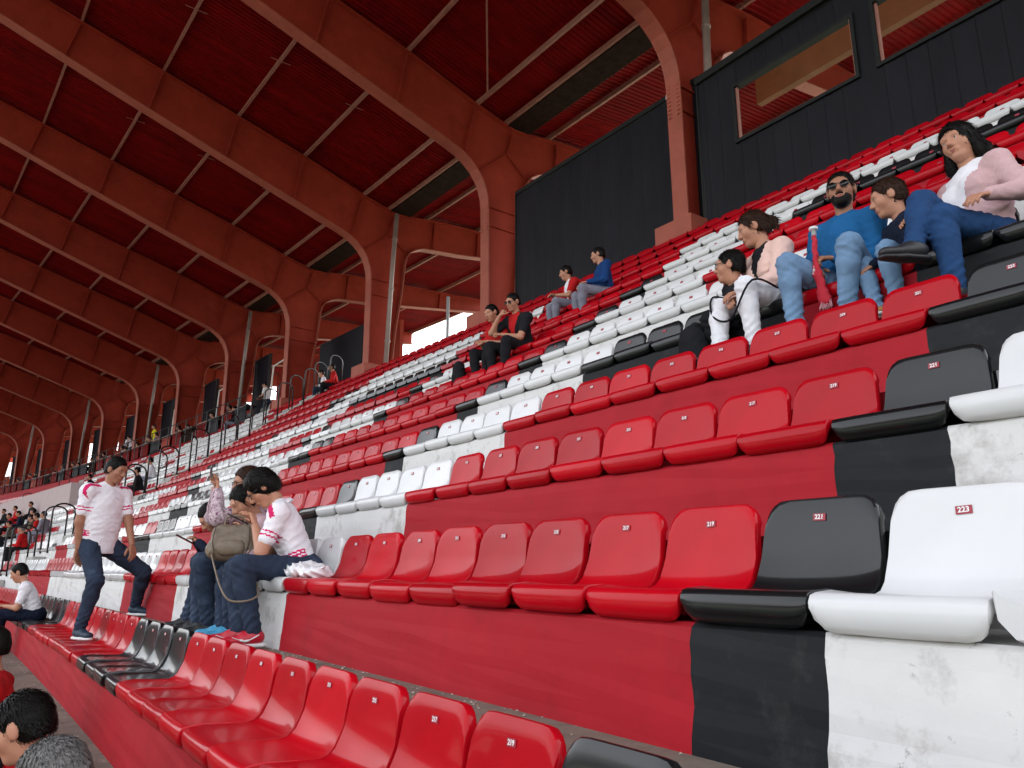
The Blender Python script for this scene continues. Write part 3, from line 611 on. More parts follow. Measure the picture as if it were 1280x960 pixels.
def person(label, pelvis, yaw=0., s=1., hs=1., lean=8., side=0., twist=0., head=(0, 0, 0), wL=None, wR=None, aL=None, aR=None, kp=(1, .35, 1.2), toe=None, top=CW, sleeve='long', pants=DENIM, shoes=SHK,
           hair='short', hmat=None, skin=None, glasses=None, beard=False, res=.011, hres=.006, curl=(.35, .45, .35), seated=True, stripe=None, belly=0., bare=False, group=None, strand=0, collar=None, hdirL=None, hdirR=None, fem=False, seed=1, legs=True, tl=.87):
    if kp[2] < 1: tl = 1.
    hmat = hmat or HDARK; skin = skin or SKIN
    px, py, pz = pelvis; B = nv3(cv(px, py, pz)); ya = math.radians(yaw) - head_of(py) * 0
    F = nv3((-math.cos(ya), math.sin(ya), 0)); U = nv3((0, 0, 1)); L = np.cross(U, F)
    W = lambda f, l, u: B + F * f + L * l + U * u
    le, sd, tw = map(math.radians, (lean, side, twist))
    sp = unit(U * math.cos(le) * math.cos(sd) + F * math.sin(le) + L * math.sin(sd))           # spine
    Fc0 = F * math.cos(tw) + L * math.sin(tw); Fc = unit(Fc0 - (Fc0 @ sp) * sp); Lc = np.cross(sp, Fc)
    waist = B + sp * .16 * s * tl; chest = B + sp * .33 * s * tl + Fc * .01 * s; neck = B + sp * .50 * s * tl
    sw = (.165 if fem else .185) * s; sh = {1: neck + Lc * sw - sp * .045 * s, -1: neck - Lc * sw - sp * .045 * s}
    hy, hp, hr_ = map(math.radians, head); upn = unit(sp * .6 + U * .4)
    hf = Fc * math.cos(hy) + Lc * math.sin(hy); hf = unit(hf - (hf @ upn) * upn); hl = np.cross(upn, hf); hu = upn
    hf, hu = unit(hf * math.cos(hp) - hu * math.sin(hp)), unit(hu * math.cos(hp) + hf * math.sin(hp))
    hl, hu = unit(hl * math.cos(hr_) - hu * math.sin(hr_)), unit(hu * math.cos(hr_) + hl * math.sin(hr_))
    HC = neck + upn * .125 * s * .55 + hu * .118 * hs + hf * .035 * hs
    HM = np.array([hl, hf, hu]); hp_ = lambda l, f, u: HC + (hl * l + hf * f + hu * u) * hs
    ell = lambda l, f, u, a, b, c: ('e', hp_(l, f, u), HM, nv3((a, b, c)) * hs)
    hip = {1: B + L * .09 * s - U * .02 * s, -1: B - L * .09 * s - U * .02 * s}
    ua, fa, th, sn = .285 * s, .25 * s, .43 * s, .42 * s
    dW = {1: (.33 * s, .13 * s, .12 * s), -1: (.33 * s, -.13 * s, .12 * s)}; wrs = {}; elb = {}
    for k, w_ in ((1, wL), (-1, wR)):
        w_ = dW[k] if w_ is None else w_; t = nv3(cv(*w_[1:])) if w_[0] == 'abs' else W(*w_)
        elb[k], wrs[k] = ik(sh[k], t, ua, fa, -Fc * .35 - U * .8 + Lc * k * .55)
    kne = {}; ank = {}
    dA = {1: (.42 * s, .11 * s, -.42 * s), -1: (.42 * s, -.11 * s, -.42 * s)}
    for k, a_ in ((1, aL), (-1, aR)):
        a_ = dA[k] if a_ is None else a_; t = nv3(cv(*a_[1:])) if a_[0] == 'abs' else W(*a_)
        kne[k], ank[k] = ik(hip[k], t, th, sn, F * kp[0] + L * k * kp[1] + U * kp[2])
    toes = {k: unit((F if toe is None else W(*toe[k]) - B) + L * k * .12) for k in (1, -1)}
    def torso(e, m=1.): return [('f', B, waist, .150 * s + e, (.135 if fem else .145) * s + e + belly * .4, Fc, .68 + belly), ('f', waist + Fc * belly * .3, chest, (.138 if fem else .148) * s + e + belly * .5, .165 * s + e, Fc, .66 + belly), ('f', chest, neck - sp * .07 * s, .165 * s + e, .125 * s + e, Fc, .62),
                       ('c', neck - sp * .04 * s - Lc * .08 * s, sh[-1], .062 * s + e, .062 * s + e), ('c', neck - sp * .04 * s + Lc * .08 * s, sh[1], .062 * s + e, .062 * s + e)] + ([('e', chest + Fc * .085 * s + Lc * q * .075 * s - sp * .02 * s, np.array([Lc, Fc, sp]), nv3((.070, .050, .070)) * s + e) for q in (-1, 1)] if fem else [])
    def arms(e, fr=1.): 
        Q = []
        for k in (1, -1):
            Q.append(('c', sh[k], sh[k] + (elb[k] - sh[k]) * min(1, fr * 1.8), .056 * s + e, .046 * s + e))
            if fr >= 1: Q.append(('c', elb[k], elb[k] + (wrs[k] - elb[k]) * (.96 if e else 1), .044 * s + e, .029 * s + e * .8))
        return Q
    def legs_(e, fr=1.):
        Q = [('e', B - F * .02 * s - U * .02 * s, np.array([L, F, U]), nv3((.165, .125, .115)) * s + e)]
        for k in (1, -1):
            Q += [('c', hip[k], kne[k], .088 * s + e, .060 * s + e), ('c', kne[k], kne[k] + (ank[k] - kne[k]) * .97, .059 * s + e, .040 * s + e * 1.2)]
            c_ = kne[k] + (ank[k] - kne[k]) * .3 - unit(np.cross(np.cross(ank[k] - kne[k], toes[k]), ank[k] - kne[k])) * -.012 * s; Q.append(('e', c_, np.eye(3), nv3((.052, .052, .07)) * s + e * .7))
        return Q
    root = thing('person', label, 'person', tuple(B), 0, group); inv = -B
    def out(name, V, Fq, m, mi=None, parent=None, smooth=True): return link(name, mesh(name, np.asarray(V) + inv, Fq, m, mi, smooth), parent or root)
    # --- body (skin): torso, limbs, head and both hands in one mesh
    bp = torso(-.012) + arms(-.004) + (legs_(-.012) if legs else []) + [('c', neck - sp * .03 * s, hp_(0, -.012, -.07), .058 * s, .050 * hs)]
    Vb, Fb = sdf_mesh(bp, res * 1.15, .02)
    hq = [ell(0, -.012, .030, .073, .093, .086), ell(0, .020, -.040, .057, .068, .074), ell(0, .056, -.094, .030, .028, .024), ell(.036, .050, -.022, .028, .028, .030), ell(-.036, .050, -.022, .028, .028, .030),
          ('c', hp_(-.034, .074, .028), hp_(.034, .074, .028), .015 * hs, .015 * hs), ('ck', hp_(0, .084, .014), hp_(0, .105, -.024), .009 * hs, .0135 * hs, .012), ('ck', hp_(-.012, .092, -.030), hp_(.012, .092, -.030), .009 * hs, .009 * hs, .01),
          ('ck', hp_(-.018, .080, -.060), hp_(.018, .080, -.060), .0115 * hs, .0115 * hs, .012), ('ek', hp_(.077, -.008, -.002), HM, nv3((.010, .022, .033)) * hs, .008), ('ek', hp_(-.077, -.008, -.002), HM, nv3((.010, .022, .033)) * hs, .008),
          ('c', hp_(0, -.014, -.05), hp_(0, -.016, -.10), .052 * hs, .050 * hs)]
    Vh, Fh = sdf_mesh(hq, hres, .028 * hs, [('e', hp_(q * .032, .106, .006), HM, nv3((.020, .020, .013)) * hs) for q in (-1, 1)] if hres < .009 else ())
    hands = []
    for k in (1, -1):
        hd = hdirL if k == 1 else hdirR; d = unit(wrs[k] - elb[k]) if hd is None else unit(F * hd[0] + L * hd[1] + U * hd[2])
        tb = -Lc * k + U * .35; n = np.cross(d, tb); n = n if n @ (-U - Lc * k * .4) > 0 else -n
        hands.append(hand(wrs[k], d, tb, n, s * (.95 if fem else 1.02), curl, max(.005, hres * .8)) + (0,))
    V, Fq, mi = add_mesh([(Vb, Fb, 0), (Vh, Fh, 0)] + hands); body = out('body', V, Fq, [skin], mi)
    # --- face
    e = MB(); ir = MB(); eb = MB()
    if hres < .009:
        for q in (-1, 1):
            for (mb_, r_, f0, n_) in ((e, .0112, .0735, 10), (ir, .0060, .0818, 8)):
                c = hp_(q * .032, f0, .007); V = []; Fq = []
                for i in range(n_ // 2 + 1):
                    for j in range(n_):
                        a, b = math.pi * i / (n_ // 2), 2 * math.pi * j / n_; V.append(c + (hl * math.sin(a) * math.cos(b) + hf * math.sin(a) * math.sin(b) * (1 if mb_ is e else .5) + hu * math.cos(a)) * r_ * hs)
                for i in range(n_ // 2):
                    for j in range(n_): Fq.append((i * n_ + j, i * n_ + (j + 1) % n_, (i + 1) * n_ + (j + 1) % n_, (i + 1) * n_ + j))
                mb_.add(V, Fq)
            eb.tube([hp_(q * .014, .088, .024), hp_(q * .032, .087, .031), hp_(q * .050, .074, .025)], [.0035 * hs, .0042 * hs, .002 * hs], 6)
        if glasses != 'sun': out('eyes', e.V, e.F, EYEW); out('irises', ir.V, ir.F, IRIS)
        out('eyebrows', eb.V, eb.F, hmat if hmat is not HGREY else HDARK)
        lp = MB(); lp.tube([hp_(-.024, .082, -.061), hp_(-.010, .0915, -.0575), hp_(.010, .0915, -.0575), hp_(.024, .082, -.061)], [.003 * hs, .0052 * hs, .0052 * hs, .003 * hs], 8); lp.tube([hp_(-.021, .082, -.063), hp_(0, .0905, -.068), hp_(.021, .082, -.063)], [.003 * hs, .006 * hs, .003 * hs], 8)
        out('lips', lp.V, lp.F, LIP)
    if glasses:
        gq = MB()
        for q in (-1, 1):
            ce = hp_(q * .033, .101, .006)
            ring = [ce + (hl * math.cos(a) * .027 + hu * math.sin(a) * (.019 + .003 * math.cos(a) * q) - hf * abs(math.cos(a)) * .008) * hs for a in np.linspace(0, 2 * math.pi, 17)[:-1]]
            if glasses == 'sun': gq.add(ring + [p - hf * .004 for p in ring], [tuple(range(16)), tuple(range(31, 15, -1))] + [(i, (i + 1) % 16, 16 + (i + 1) % 16, 16 + i) for i in range(16)])
            gq.tube(ring + [ring[0]], .0022, 5, False); gq.tube([hp_(q * .058, .094, .012), hp_(q * .078, .04, .012), hp_(q * .080, -.01, .010)], .0026, 5)
        gq.tube([hp_(-.008, .104, .010), hp_(0, .108, .013), hp_(.008, .104, .010)], .0025, 5); out('glasses', gq.V, gq.F, LENS)
    if beard:
        Vq, Fq = sdf_mesh([ell(0, .030, -.062, .0595, .066, .062), ell(0, .060, -.098, .034, .032, .028)], hres, .02 * hs, [('e', hp_(0, .10, .02), HM, nv3((.075, .075, .070)) * hs), ('e', hp_(0, .108, -.062), HM, nv3((.022, .03, .008)) * hs), ('e', hp_(0, .06, -.04), HM, nv3((.030, .05, .030)) * hs)])
        out('beard', Vq, Fq, hmat); mu = MB(); mu.tube([hp_(-.030, .074, -.068), hp_(-.014, .092, -.046), hp_(0, .096, -.044), hp_(.014, .092, -.046), hp_(.030, .074, -.068)], [.004 * hs, .0062 * hs, .005 * hs, .0062 * hs, .004 * hs], 6); out('moustache', mu.V, mu.F, hmat)
    # --- hair
    if hair:
        inf = {'short': .007, 'crop': .006, 'bob': .019, 'long': .018, 'pony': .011}[hair]
        Q = [ell(0, -.014, .034, .073 + inf, .093 + inf, .087 + inf)]; cv_ = [('e', hp_(0, .105, -.022), HM, nv3((.064, .070, .100)) * hs)] if hair in ('long', 'bob') else [('e', hp_(0, .118, -.030), HM, nv3((.115, .100, .108)) * hs)] + [('e', hp_(q * .088, .004, -.020), HM, nv3((.030, .030, .042)) * hs) for q in (-1, 1)]
        low_ = {'short': -.050, 'crop': -.045, 'bob': -.075, 'long': -.30, 'pony': -.05}[hair]
        Q.append(ell(0, -.040, -.010, .068 + inf * .8, .066 + inf, .075))
        if hair == 'long':
            for q in (-1, 1): Q += [('c', hp_(q * .066, -.01, .03), hp_(q * .088, -.02, -.10), .030 * hs, .040 * hs), ('c', hp_(q * .088, -.02, -.10), hp_(q * .095, -.035, -.21), .040 * hs, .026 * hs)]
            Q.append(('c', hp_(0, -.07, 0), hp_(0, -.085, -.2), .075 * hs, .06 * hs))
        if hair == 'pony': Q += [('c', hp_(0, -.10, .035), hp_(0, -.135, 0), .030 * hs, .034 * hs), ('c', hp_(0, -.135, 0), hp_(0, -.13, -.11), .032 * hs, .016 * hs)]
        hc_, hu_ = HC.copy(), hu.copy()
        Vq, Fq = sdf_mesh(Q, hres, .02 * hs, cv_, .0022 if hair != 'crop' else .001, keep=lambda X: (low_ * hs - (X - hc_) @ hu_))
        parts = [(Vq, Fq, 0)]
        if strand: w_, f_ = strands(Vq, Fq, hu, hf, HC, strand, (.030 if hair in ('short', 'crop') else .055) * hs, seed=seed); parts.append((w_, f_, 0))
        V, Fq, mi = add_mesh(parts); out('hair', V, Fq, [hmat], mi)
    # --- clothes
    e = .013; fr = {'short': .36, 'none': 0, 'long': 1}[sleeve]
    Q = torso(e) + (arms(e * .9, fr) if fr else []) + ([('f', B - U * .07 * s, B + sp * .1 * s, .165 * s + e, .155 * s + e, Fc, .72)] if kp[2] < 1 else [])
    fo = [(elb[k_], unit(elb[k_] - sh[k_]), .017, .09) for k_ in (1, -1)] * (fr >= 1) + [(sh[k_] * .5 + chest * .5, unit(sp + Lc * k_), .015, .10) for k_ in (1, -1)] + [(waist + Lc * .08 * s * k_, unit(sp + Lc * .3 * k_), .018, .12) for k_ in (1, -1)] + [(sh[k_] + (elb[k_] - sh[k_]) * .4, unit(elb[k_] - sh[k_]), .013, .07) for k_ in (1, -1)]
    V, Fq = sdf_mesh(Q, res, .025, noise=.0032, folds=fo, keep=lambda X: -((X - B) @ sp) - (.10 if kp[2] < 1 else .07) * s)
    mi = None; mats_ = [top]
    if stripe:
        ctr = V[Fq].mean(1); mi, mats_ = stripe(ctr, dict(B=B, sp=sp, neck=neck, sh=sh, elb=elb, Fc=Fc, Lc=Lc, s=s), top)
    out('top', V, Fq, mats_, mi)
    if collar:
        c = MB(); cc = neck + sp * .012 * s
        for q in (-1, 1): 
            a = [cc + (Lc * q * math.sin(t) * .078 + Fc * math.cos(t) * .082 + sp * (.034 - .03 * (1 + math.cos(t)))) * s for t in np.linspace(.15, 2.9, 9)]
            b = [p - sp * .032 * s + unit(p - cc) * .022 * s for p in a]; th_ = [p + unit(p - cc) * .004 for p in a]
            c.add(a + b + th_, [(i, i + 1, 10 + i, 9 + i) for i in range(8)] + [(18 + i, 19 + i, i + 1, i) for i in range(8)])
        out('collar', c.V, c.F, collar)
    if legs:
        fo = [q for k_ in (1, -1) for q in ((kne[k_], unit(ank[k_] - hip[k_]), .016, .10), (hip[k_] * .7 + kne[k_] * .3, unit(F + U * .6), .017, .12), (ank[k_] * .85 + kne[k_] * .15, unit(ank[k_] - kne[k_]), .018, .09))]
        V, Fq = sdf_mesh(legs_(.010), res, .03, noise=.0026, folds=fo); out('trousers', V, Fq, pants)
        for k in (1, -1):
            a = ank[k]; t = toes[k]; t = unit(t - (t @ U) * U * .75); up = U; sd_ = unit(np.cross(up, t))
            V, Fq = sdf_mesh([('c', a + t * -.03 * s - U * .03 * s, a + t * .05 * s - U * .035 * s, .042 * s, .042 * s), ('f', a + t * .05 * s - U * .042 * s, a + t * .16 * s - U * .050 * s, .044 * s, .038 * s, up, .72), ('c', a + U * .0, a - U * .03 * s, .042 * s, .045 * s)], min(.009, res), .02, keep=lambda X: -(X - a) @ U - .074 * s)
            sh_ = out('shoe', V, Fq, shoes)
            V, Fq = sdf_mesh([('f', a - t * .045 * s - U * .078 * s, a + t * .07 * s - U * .078 * s, .043 * s, .047 * s, up, .42), ('f', a + t * .07 * s - U * .078 * s, a + t * .17 * s - U * .078 * s, .047 * s, .036 * s, up, .42)], min(.009, res), .01); out('sole', V, Fq, SOLE if shoes is not SHK else SHK, None, sh_)
    return dict(B=B, F=F, L=L, wr=wrs, el=elb, kn=kne, an=ank, to=toes, HC=HC, hu=hu, hf=hf, neck=neck, sp=sp, Fc=Fc, Lc=Lc, root=root)
def curve_pts(P_, n=6):
    P_ = [nv3(p) for p in P_]; Q = [2 * P_[0] - P_[1]] + P_ + [2 * P_[-1] - P_[-2]]; out = []
    for i in range(1, len(Q) - 2):
        for t in np.arange(n) / n: out.append(.5 * (2 * Q[i] + (Q[i + 1] - Q[i - 1]) * t + (2 * Q[i - 1] - 5 * Q[i] + 4 * Q[i + 1] - Q[i + 2]) * t * t + (3 * Q[i] - Q[i - 1] - 3 * Q[i + 1] + Q[i + 2]) * t ** 3))
    return [Vector(p) for p in out + [P_[-1]]]
def seat_at(r, y, dx=-.15, dz=-.13): return ((r - 1) * D + dx, y, (r - 1) * H + dz)
def polo(ctr, k, top):
    mi = np.zeros(len(ctr), int); B, sp, neck, sh, Fc, Lc, s = (k[n] for n in ('B', 'sp', 'neck', 'sh', 'Fc', 'Lc', 's'))
    for q in (1, -1):
        d = unit(k['elb'][q] - sh[q]); t = (ctr - sh[q]) @ d; rad = np.linalg.norm(ctr - sh[q] - t[:, None] * d, axis=1); arm = (rad < .085) & (t > .0)
        for t0 in (.145, .172): mi[arm & (np.abs(t - t0 * s) < .005)] = 1
        a = neck + Lc * q * .06 * s; b = sh[q] + d * .09 * s; ab = b - a; u = np.clip(((ctr - a) @ ab) / (ab @ ab), 0, 1); dd = np.abs(((ctr - a) @ Fc) - .04 * s); mi[(dd < .017) & (((ctr - a) @ ab) / (ab @ ab) > .1) & (((ctr - a) @ ab) / (ab @ ab) < 1.0) & (((ctr - a) @ sp) > -.16)] = 1
    z = (ctr - B) @ sp; side = np.abs((ctr - B) @ Fc) < .07
    for z0 in (-.10, -.08, -.06, .06, .08, .10): mi[side & (np.abs(z - z0) < .006) & (np.abs((ctr - B) @ Lc) > .09)] = 1
    return mi, [top, CMAG]
def jersey(ctr, k, top):
    mi = np.zeros(len(ctr), int); l = (ctr - k['B']) @ k['Lc']; mi[(np.abs(l) < .03) & (((ctr - k['B']) @ k['Fc']) > 0)] = 1; return mi, [top, CK]
def inner(m2, w0=.035):
    def f(ctr, k, top):
        l = (ctr - k['B']) @ k['Lc']; z = (ctr - k['neck']) @ k['sp']; fr = ((ctr - k['B'] - np.outer((ctr - k['B']) @ k['sp'], k['sp'])) @ k['Fc']) > .02
        mi = np.zeros(len(ctr), int); mi[fr & (np.abs(l) < w0 + .10 * np.clip((z + .30) / .3, 0, 1))] = 1; return mi, [top, m2]
    return f

def copy_person(root, x, y, z, rz, label, group):
    r = root.copy(); COL.objects.link(r); r.location = cv(x, y, z); r.rotation_euler = (0, 0, rz); r['label'] = label; r['group'] = group
    for ch in root.children:
        c = ch.copy(); COL.objects.link(c); c.parent = r
        for g_ in ch.children: d = g_.copy(); COL.objects.link(d); d.parent = c
    return r
# ------------------------------------------------------------------ who sits and stands where
man = person('standing man in white polo and jeans stepping up from a red seat', (-.10, 6.52, .66), -118, 1.0, 1.0, 5, 0, 0, (14, 16, 0), wL=('abs', .17, 6.35, .60), wR=('abs', -.27, 6.45, .50), aL=('abs', .34, 6.83, .06), aR=('abs', -.19, 6.30, -.10), kp=(1, .1, .6),
             top=CW, sleeve='short', pants=DENIM, shoes=SHN, skin=SKIN2, stripe=polo, collar=CW, belly=.04, res=.010, hres=.0055, strand=500, curl=(.3, .35, .3))
G = 'people seated in the row of the woman with red trainers'
ww = person('seated woman in white polo, jeans and red trainers tapping a phone', seat_at(2, 3.24), 18, .93, .98, 22, 0, -8, (8, 32, 0), wL=(.30, .05, .26), wR=(.31, -.04, .27), aL=('abs', .29, 3.04, .055), aR=('abs', .26, 3.24, .055), top=CW, sleeve='short', pants=DENIM, shoes=SHR,
            hair='bob', stripe=polo, collar=CW, fem=True, belly=.015, res=.010, hres=.0055, strand=500, group=G, glasses='clear')
girl = person('seated girl with dark tied hair leaning beside the handbag', seat_at(2, 3.62), 10, .80, .93, 28, 0, 0, (12, 20, 0), aL=('abs', .28, 3.50, .055), aR=('abs', .28, 3.68, .055), wL=(.27, .05, .22), wR=(.27, -.05, .20), top=mat('cloth_pale_pink', (.60, .42, .46), .85, .1, 6, .005, spec=.15), pants=DENIM, shoes=SHB, hair='pony', fem=True, hres=.006, strand=400, group=G)
pw = person('seated woman in flowered blouse and glasses raising her phone', seat_at(2, 3.98), 10, .98, 1.0, 12, 0, 0, (8, 4, 0), wL=(.36, .06, .52), wR=(.36, -.05, .55), aL=('abs', .27, 3.95, .055), aR=('abs', .25, 4.15, .055), top=CFLW, pants=DENIM, shoes=SHK, hair='pony', hmat=HBRN, fem=True, glasses='clear', hres=.006, strand=300, group=G)
boy = person('small boy bent over a phone at the end of the family', seat_at(2, 4.40), 5, .72, .92, 30, 0, 0, (0, 30, 0), wL=(.36, .04, .18), wR=(.36, -.04, .18), aL=('abs', .28, 4.36, .055), aR=('abs', .26, 4.55, .055), top=CNV, pants=DENIM, shoes=SHK, hres=.006, strand=300, group=G)
wt = person('boy in white tee sitting on the black seats of the lowest row', seat_at(1, 9.9, -.2), 8, .86, .95, 22, 0, 0, (-10, 10, 0), wL=(.34, .05, .10), wR=(.34, -.05, .10), top=CW, sleeve='short', pants=CNV, res=.011, hres=.0065)
# the family in the row of the blue sweater
G = 'family seated in the row of the blue sweater'
pk = person('woman in pink knit and blue jeans with legs crossed', seat_at(5, -.04, -.08, -.12), 22, .95, 1.0, -4, -6, 0, (14, 8, -8), wL=(.22, .26, .10), wR=(.24, -.22, .14), aL=('abs', 2.56, -.06, 1.72), aR=('abs', 2.46, .06, 1.97), kp=(1, .02, 1.5), top=CPNK, pants=DENIMB, shoes=SHK, hair='long', fem=True, belly=.06, stripe=inner(CW, .03), res=.010, hres=.005, strand=1600, group=G, seed=4)
nb = person('boy in navy tracksuit turned away towards the pitch', seat_at(5, .28, -.12, -.21), 30, .72, .93, 14, 0, 0, (-26, 6, 0), wL=(.30, .02, .02), wR=(.30, -.10, .04), aL=('abs', 2.72, .30, 1.78), aR=('abs', 2.68, .40, 1.78), top=CNV, pants=DENIML, shoes=SHT, hmat=HBRN, res=.010, hres=.005, strand=900, group=G, seed=5)
bm = person('bearded man in blue sweater and sunglasses holding a rolled scarf', seat_at(5, .70, -.10, -.15), -6, .95, 1.0, 2, 0, -4, (20, 2, 0), wL=('abs', 2.80, .68, 2.20), wR=('abs', 2.82, .84, 2.15), aL=('abs', 2.66, .56, 1.78), aR=('abs', 2.62, .86, 1.78), kp=(1, .35, 1.2), top=CBLU, pants=DENIML, shoes=SHK, glasses='sun', beard=True, skin=SKIN2, belly=.04, collar=mat('shirt_pale_blue', (.50, .56, .72), .7, .04, 20), res=.010, hres=.005, strand=900, group=G, seed=6, curl=(.6, .7, .5))
pj = person('woman in peach jacket and white trousers looking aside', seat_at(5, 1.20, -.12, -.16), 24, .92, .98, 10, 0, 6, (-34, 12, 0), wL=(.34, .12, .05), wR=(.34, .02, .02), aL=('abs', 2.58, 1.12, 1.72), aR=('abs', 2.52, 1.34, 1.72), top=CPCH, pants=CWT, shoes=SHK, hair='pony', hmat=HBRN, fem=True, stripe=inner(CK, -.03), res=.010, hres=.005, strand=900, group=G, seed=7)
gb = person('boy with dark glasses frames leaning on white trousered knees', seat_at(5, 1.50, -.20, -.24), 30, .64, .92, 8, 30, 0, (-28, 4, -14), top=CK, pants=CK, glasses='clear', wL=(.17, .06, .02), wR=(.17, -.05, .02), aL=('abs', 2.70, 1.46, 1.74), aR=('abs', 2.70, 1.55, 1.74), res=.010, hres=.005, strand=900, group=G, seed=8)
# higher rows
sg = person('man in black polo and sunglasses resting chin on his hand', seat_at(7, 6.16, -.10), -4, 1.02, 1.0, 20, 6, 0, (4, 6, 0), wL=(.40, .02, .12), wR=(.33, -.10, .42), top=CK, sleeve='short', pants=CK, glasses='sun', stripe=inner(CRED, .0), res=.013, hres=.007, curl=(1.2, 1.2, .8), hdirR=(-.2, .5, .6))
ry = person('youth in red shirt beside the man in black polo', seat_at(7, 6.55, -.10), 0, .98, 1.0, 22, 0, 0, (4, 8, 0), wL=(.38, .06, .12), wR=(.38, -.04, .10), top=CRED, sleeve='short', pants=CK, res=.013, hres=.007)
bj = person('man in blue jacket and grey trousers in an upper red row', seat_at(9, 6.22, -.10), 24, 1.0, 1.0, 8, 0, 0, (-24, 4, 0), top=CJKT, pants=CGRY, res=.013, hres=.007)
rb = person('boy in red and white shirt beside the blue jacket', seat_at(9, 6.9, -.10), 20, .9, .95, 14, 0, 0, (-18, 6, 0), top=CRED, sleeve='short', pants=CGRY, stripe=inner(CW, .004), wL=(.36, .04, .14), wR=(.36, -.04, .14), res=.013, hres=.007)
# bottom left corner, next row down
person('man with black hair bowing his head at the bottom corner', (-.80, 1.80, -.70), 12, .9, 1.0, 6, 0, 0, (-20, 16, 0), top=CK, pants=DENIM, res=.012, hres=.005, strand=2200, seed=11)
person('grey-haired man seen from behind at the bottom corner', (-.80, .95, -.735), 30, .9, 1.0, 6, 0, 0, (-10, 10, 0), hair='crop', hmat=HGREY, top=CK, pants=DENIM, res=.012, hres=.005, strand=3500, seed=12)
person('person in red jacket at the edge of the walkway', (-.84, 4.1, -.66), 10, 1.0, 1.0, 8, 0, 0, (0, 0, 0), top=CRED, pants=CK, res=.013, hres=.008)
# far people
far = dict(res=.02, hres=.012)
G = 'spectators far up the stand'
person('man in white shirt standing by the tall doorway', (9.44, 28.95, 7.05), 40, 1.0, 1.0, 8, 0, 0, (0, 20, 0), aL=(.03, .1, -.83), aR=(.0, -.1, -.83), kp=(1, 0, 0), top=CW, sleeve='short', pants=DENIM, group=G, **far)
person('spectator in white top before the navy screen', seat_at(12, 21.45, -.1), 20, .9, 1, 20, top=CW, pants=DENIM, group=G, **far)
person('spectator in red top before the navy screen', seat_at(12, 20.8, -.1), 20, 1, 1, 14, top=CRED, pants=CK, group=G, **far)
person('spectator in dark clothes below the white shirted man', seat_at(12, 29.2, -.1), 20, 1, 1, 14, top=CK, pants=CGRY, group=G, **far)
person('steward in bright yellow jacket by the press desks', (9.2, 42.4, 7.1), 0, 1, 1, 2, aL=(.03, .1, -.83), aR=(.0, -.1, -.83), kp=(1, 0, 0), wL=(.05, .2, -.05), wR=(.05, -.2, -.05), top=CYEL, pants=CK, group=G, **far)
person('person in white top leaning at the press desks', (8.9, 44.8, 6.9), 60, 1, 1, 30, aL=(.03, .1, -.83), aR=(.0, -.1, -.83), kp=(1, 0, 0), top=CW, pants=DENIM, group=G, **far)
person('spectator in dark jacket behind the polo man', seat_at(6, 23.6, -.1), 20, 1, 1, 12, top=CK, pants=CK, group=G, **far)
person('spectator in pale top behind the polo man', seat_at(7, 25.4, -.1), 20, 1, 1, 12, top=CW, pants=CGRY, group=G, **far)
person('spectator in black coat near the aisle behind polo man', seat_at(5, 24.9, -.1), 20, 1, 1, 12, top=CK, pants=CK, group=G, **far)
person('person in dark coat standing among the far group', (3 * D + .1, 31.8, 3 * H + .1), 30, 1, 1, 8, aL=(.03, .1, -.83), aR=(.0, -.1, -.83), kp=(1, 0, 0), top=CK, pants=CGRY, group=G, **far)
person('spectator in grey trousers at the end of the far group', seat_at(4, 28.2, -.1), 30, 1, 1, 14, top=CGRY, pants=CGRY, group=G, **far)
person('spectator in red scarf within the far group', seat_at(4, 29.4, -.1), 20, 1, 1, 14, top=CRED, pants=CK, group=G, **far)
person('spectator with cap in the far group', seat_at(4, 30.4, -.1), 20, 1, 1, 14, top=CTWD, pants=CGRY, group=G, **far)
person('spectator in brown jacket left of the far group', seat_at(4, 34.4, -.1), 20, 1, 1, 22, top=CTWD, pants=CK, group=G, **far)
person('older spectator in bright red jacket and black trousers', seat_at(3, 26.6, -.1), 20, 1, 1, 14, hmat=HGREY, top=CRED, pants=CK, group=G, **far)
rs = random.Random(5)
GP = 'journalists at the press desks'; proto = [person('journalist seated at the dark press desks', seat_at(12, 33 + k * 4.3, .35, .25), rs.uniform(-20, 30), 1, 1, 15, top=c_, pants=CK, group=GP, res=.026, hres=.014) for k, c_ in enumerate((CK, CGRY, CNV, CW, CRED))]
for k in range(22):
    y = 30.5 + k * 1.9 + rs.uniform(-.7, .7); copy_person(proto[rs.randrange(5)]['root'], 11 * D + rs.choice([.35, .35, 1.0]), y, 11 * H + rs.uniform(.1, .35), rs.uniform(-.6, .6), 'journalist seated at the dark press desks', GP)
for k in range(14):
    r = rs.choice([3, 4, 5, 6, 7, 8]); y = rs.uniform(36, 62); copy_person(proto[rs.randrange(5)]['root'], (r - 1) * D - .15, y, (r - 1) * H - .13, rs.uniform(-.4, .6), 'scattered spectator sitting in the far seats', 'scattered far spectators')
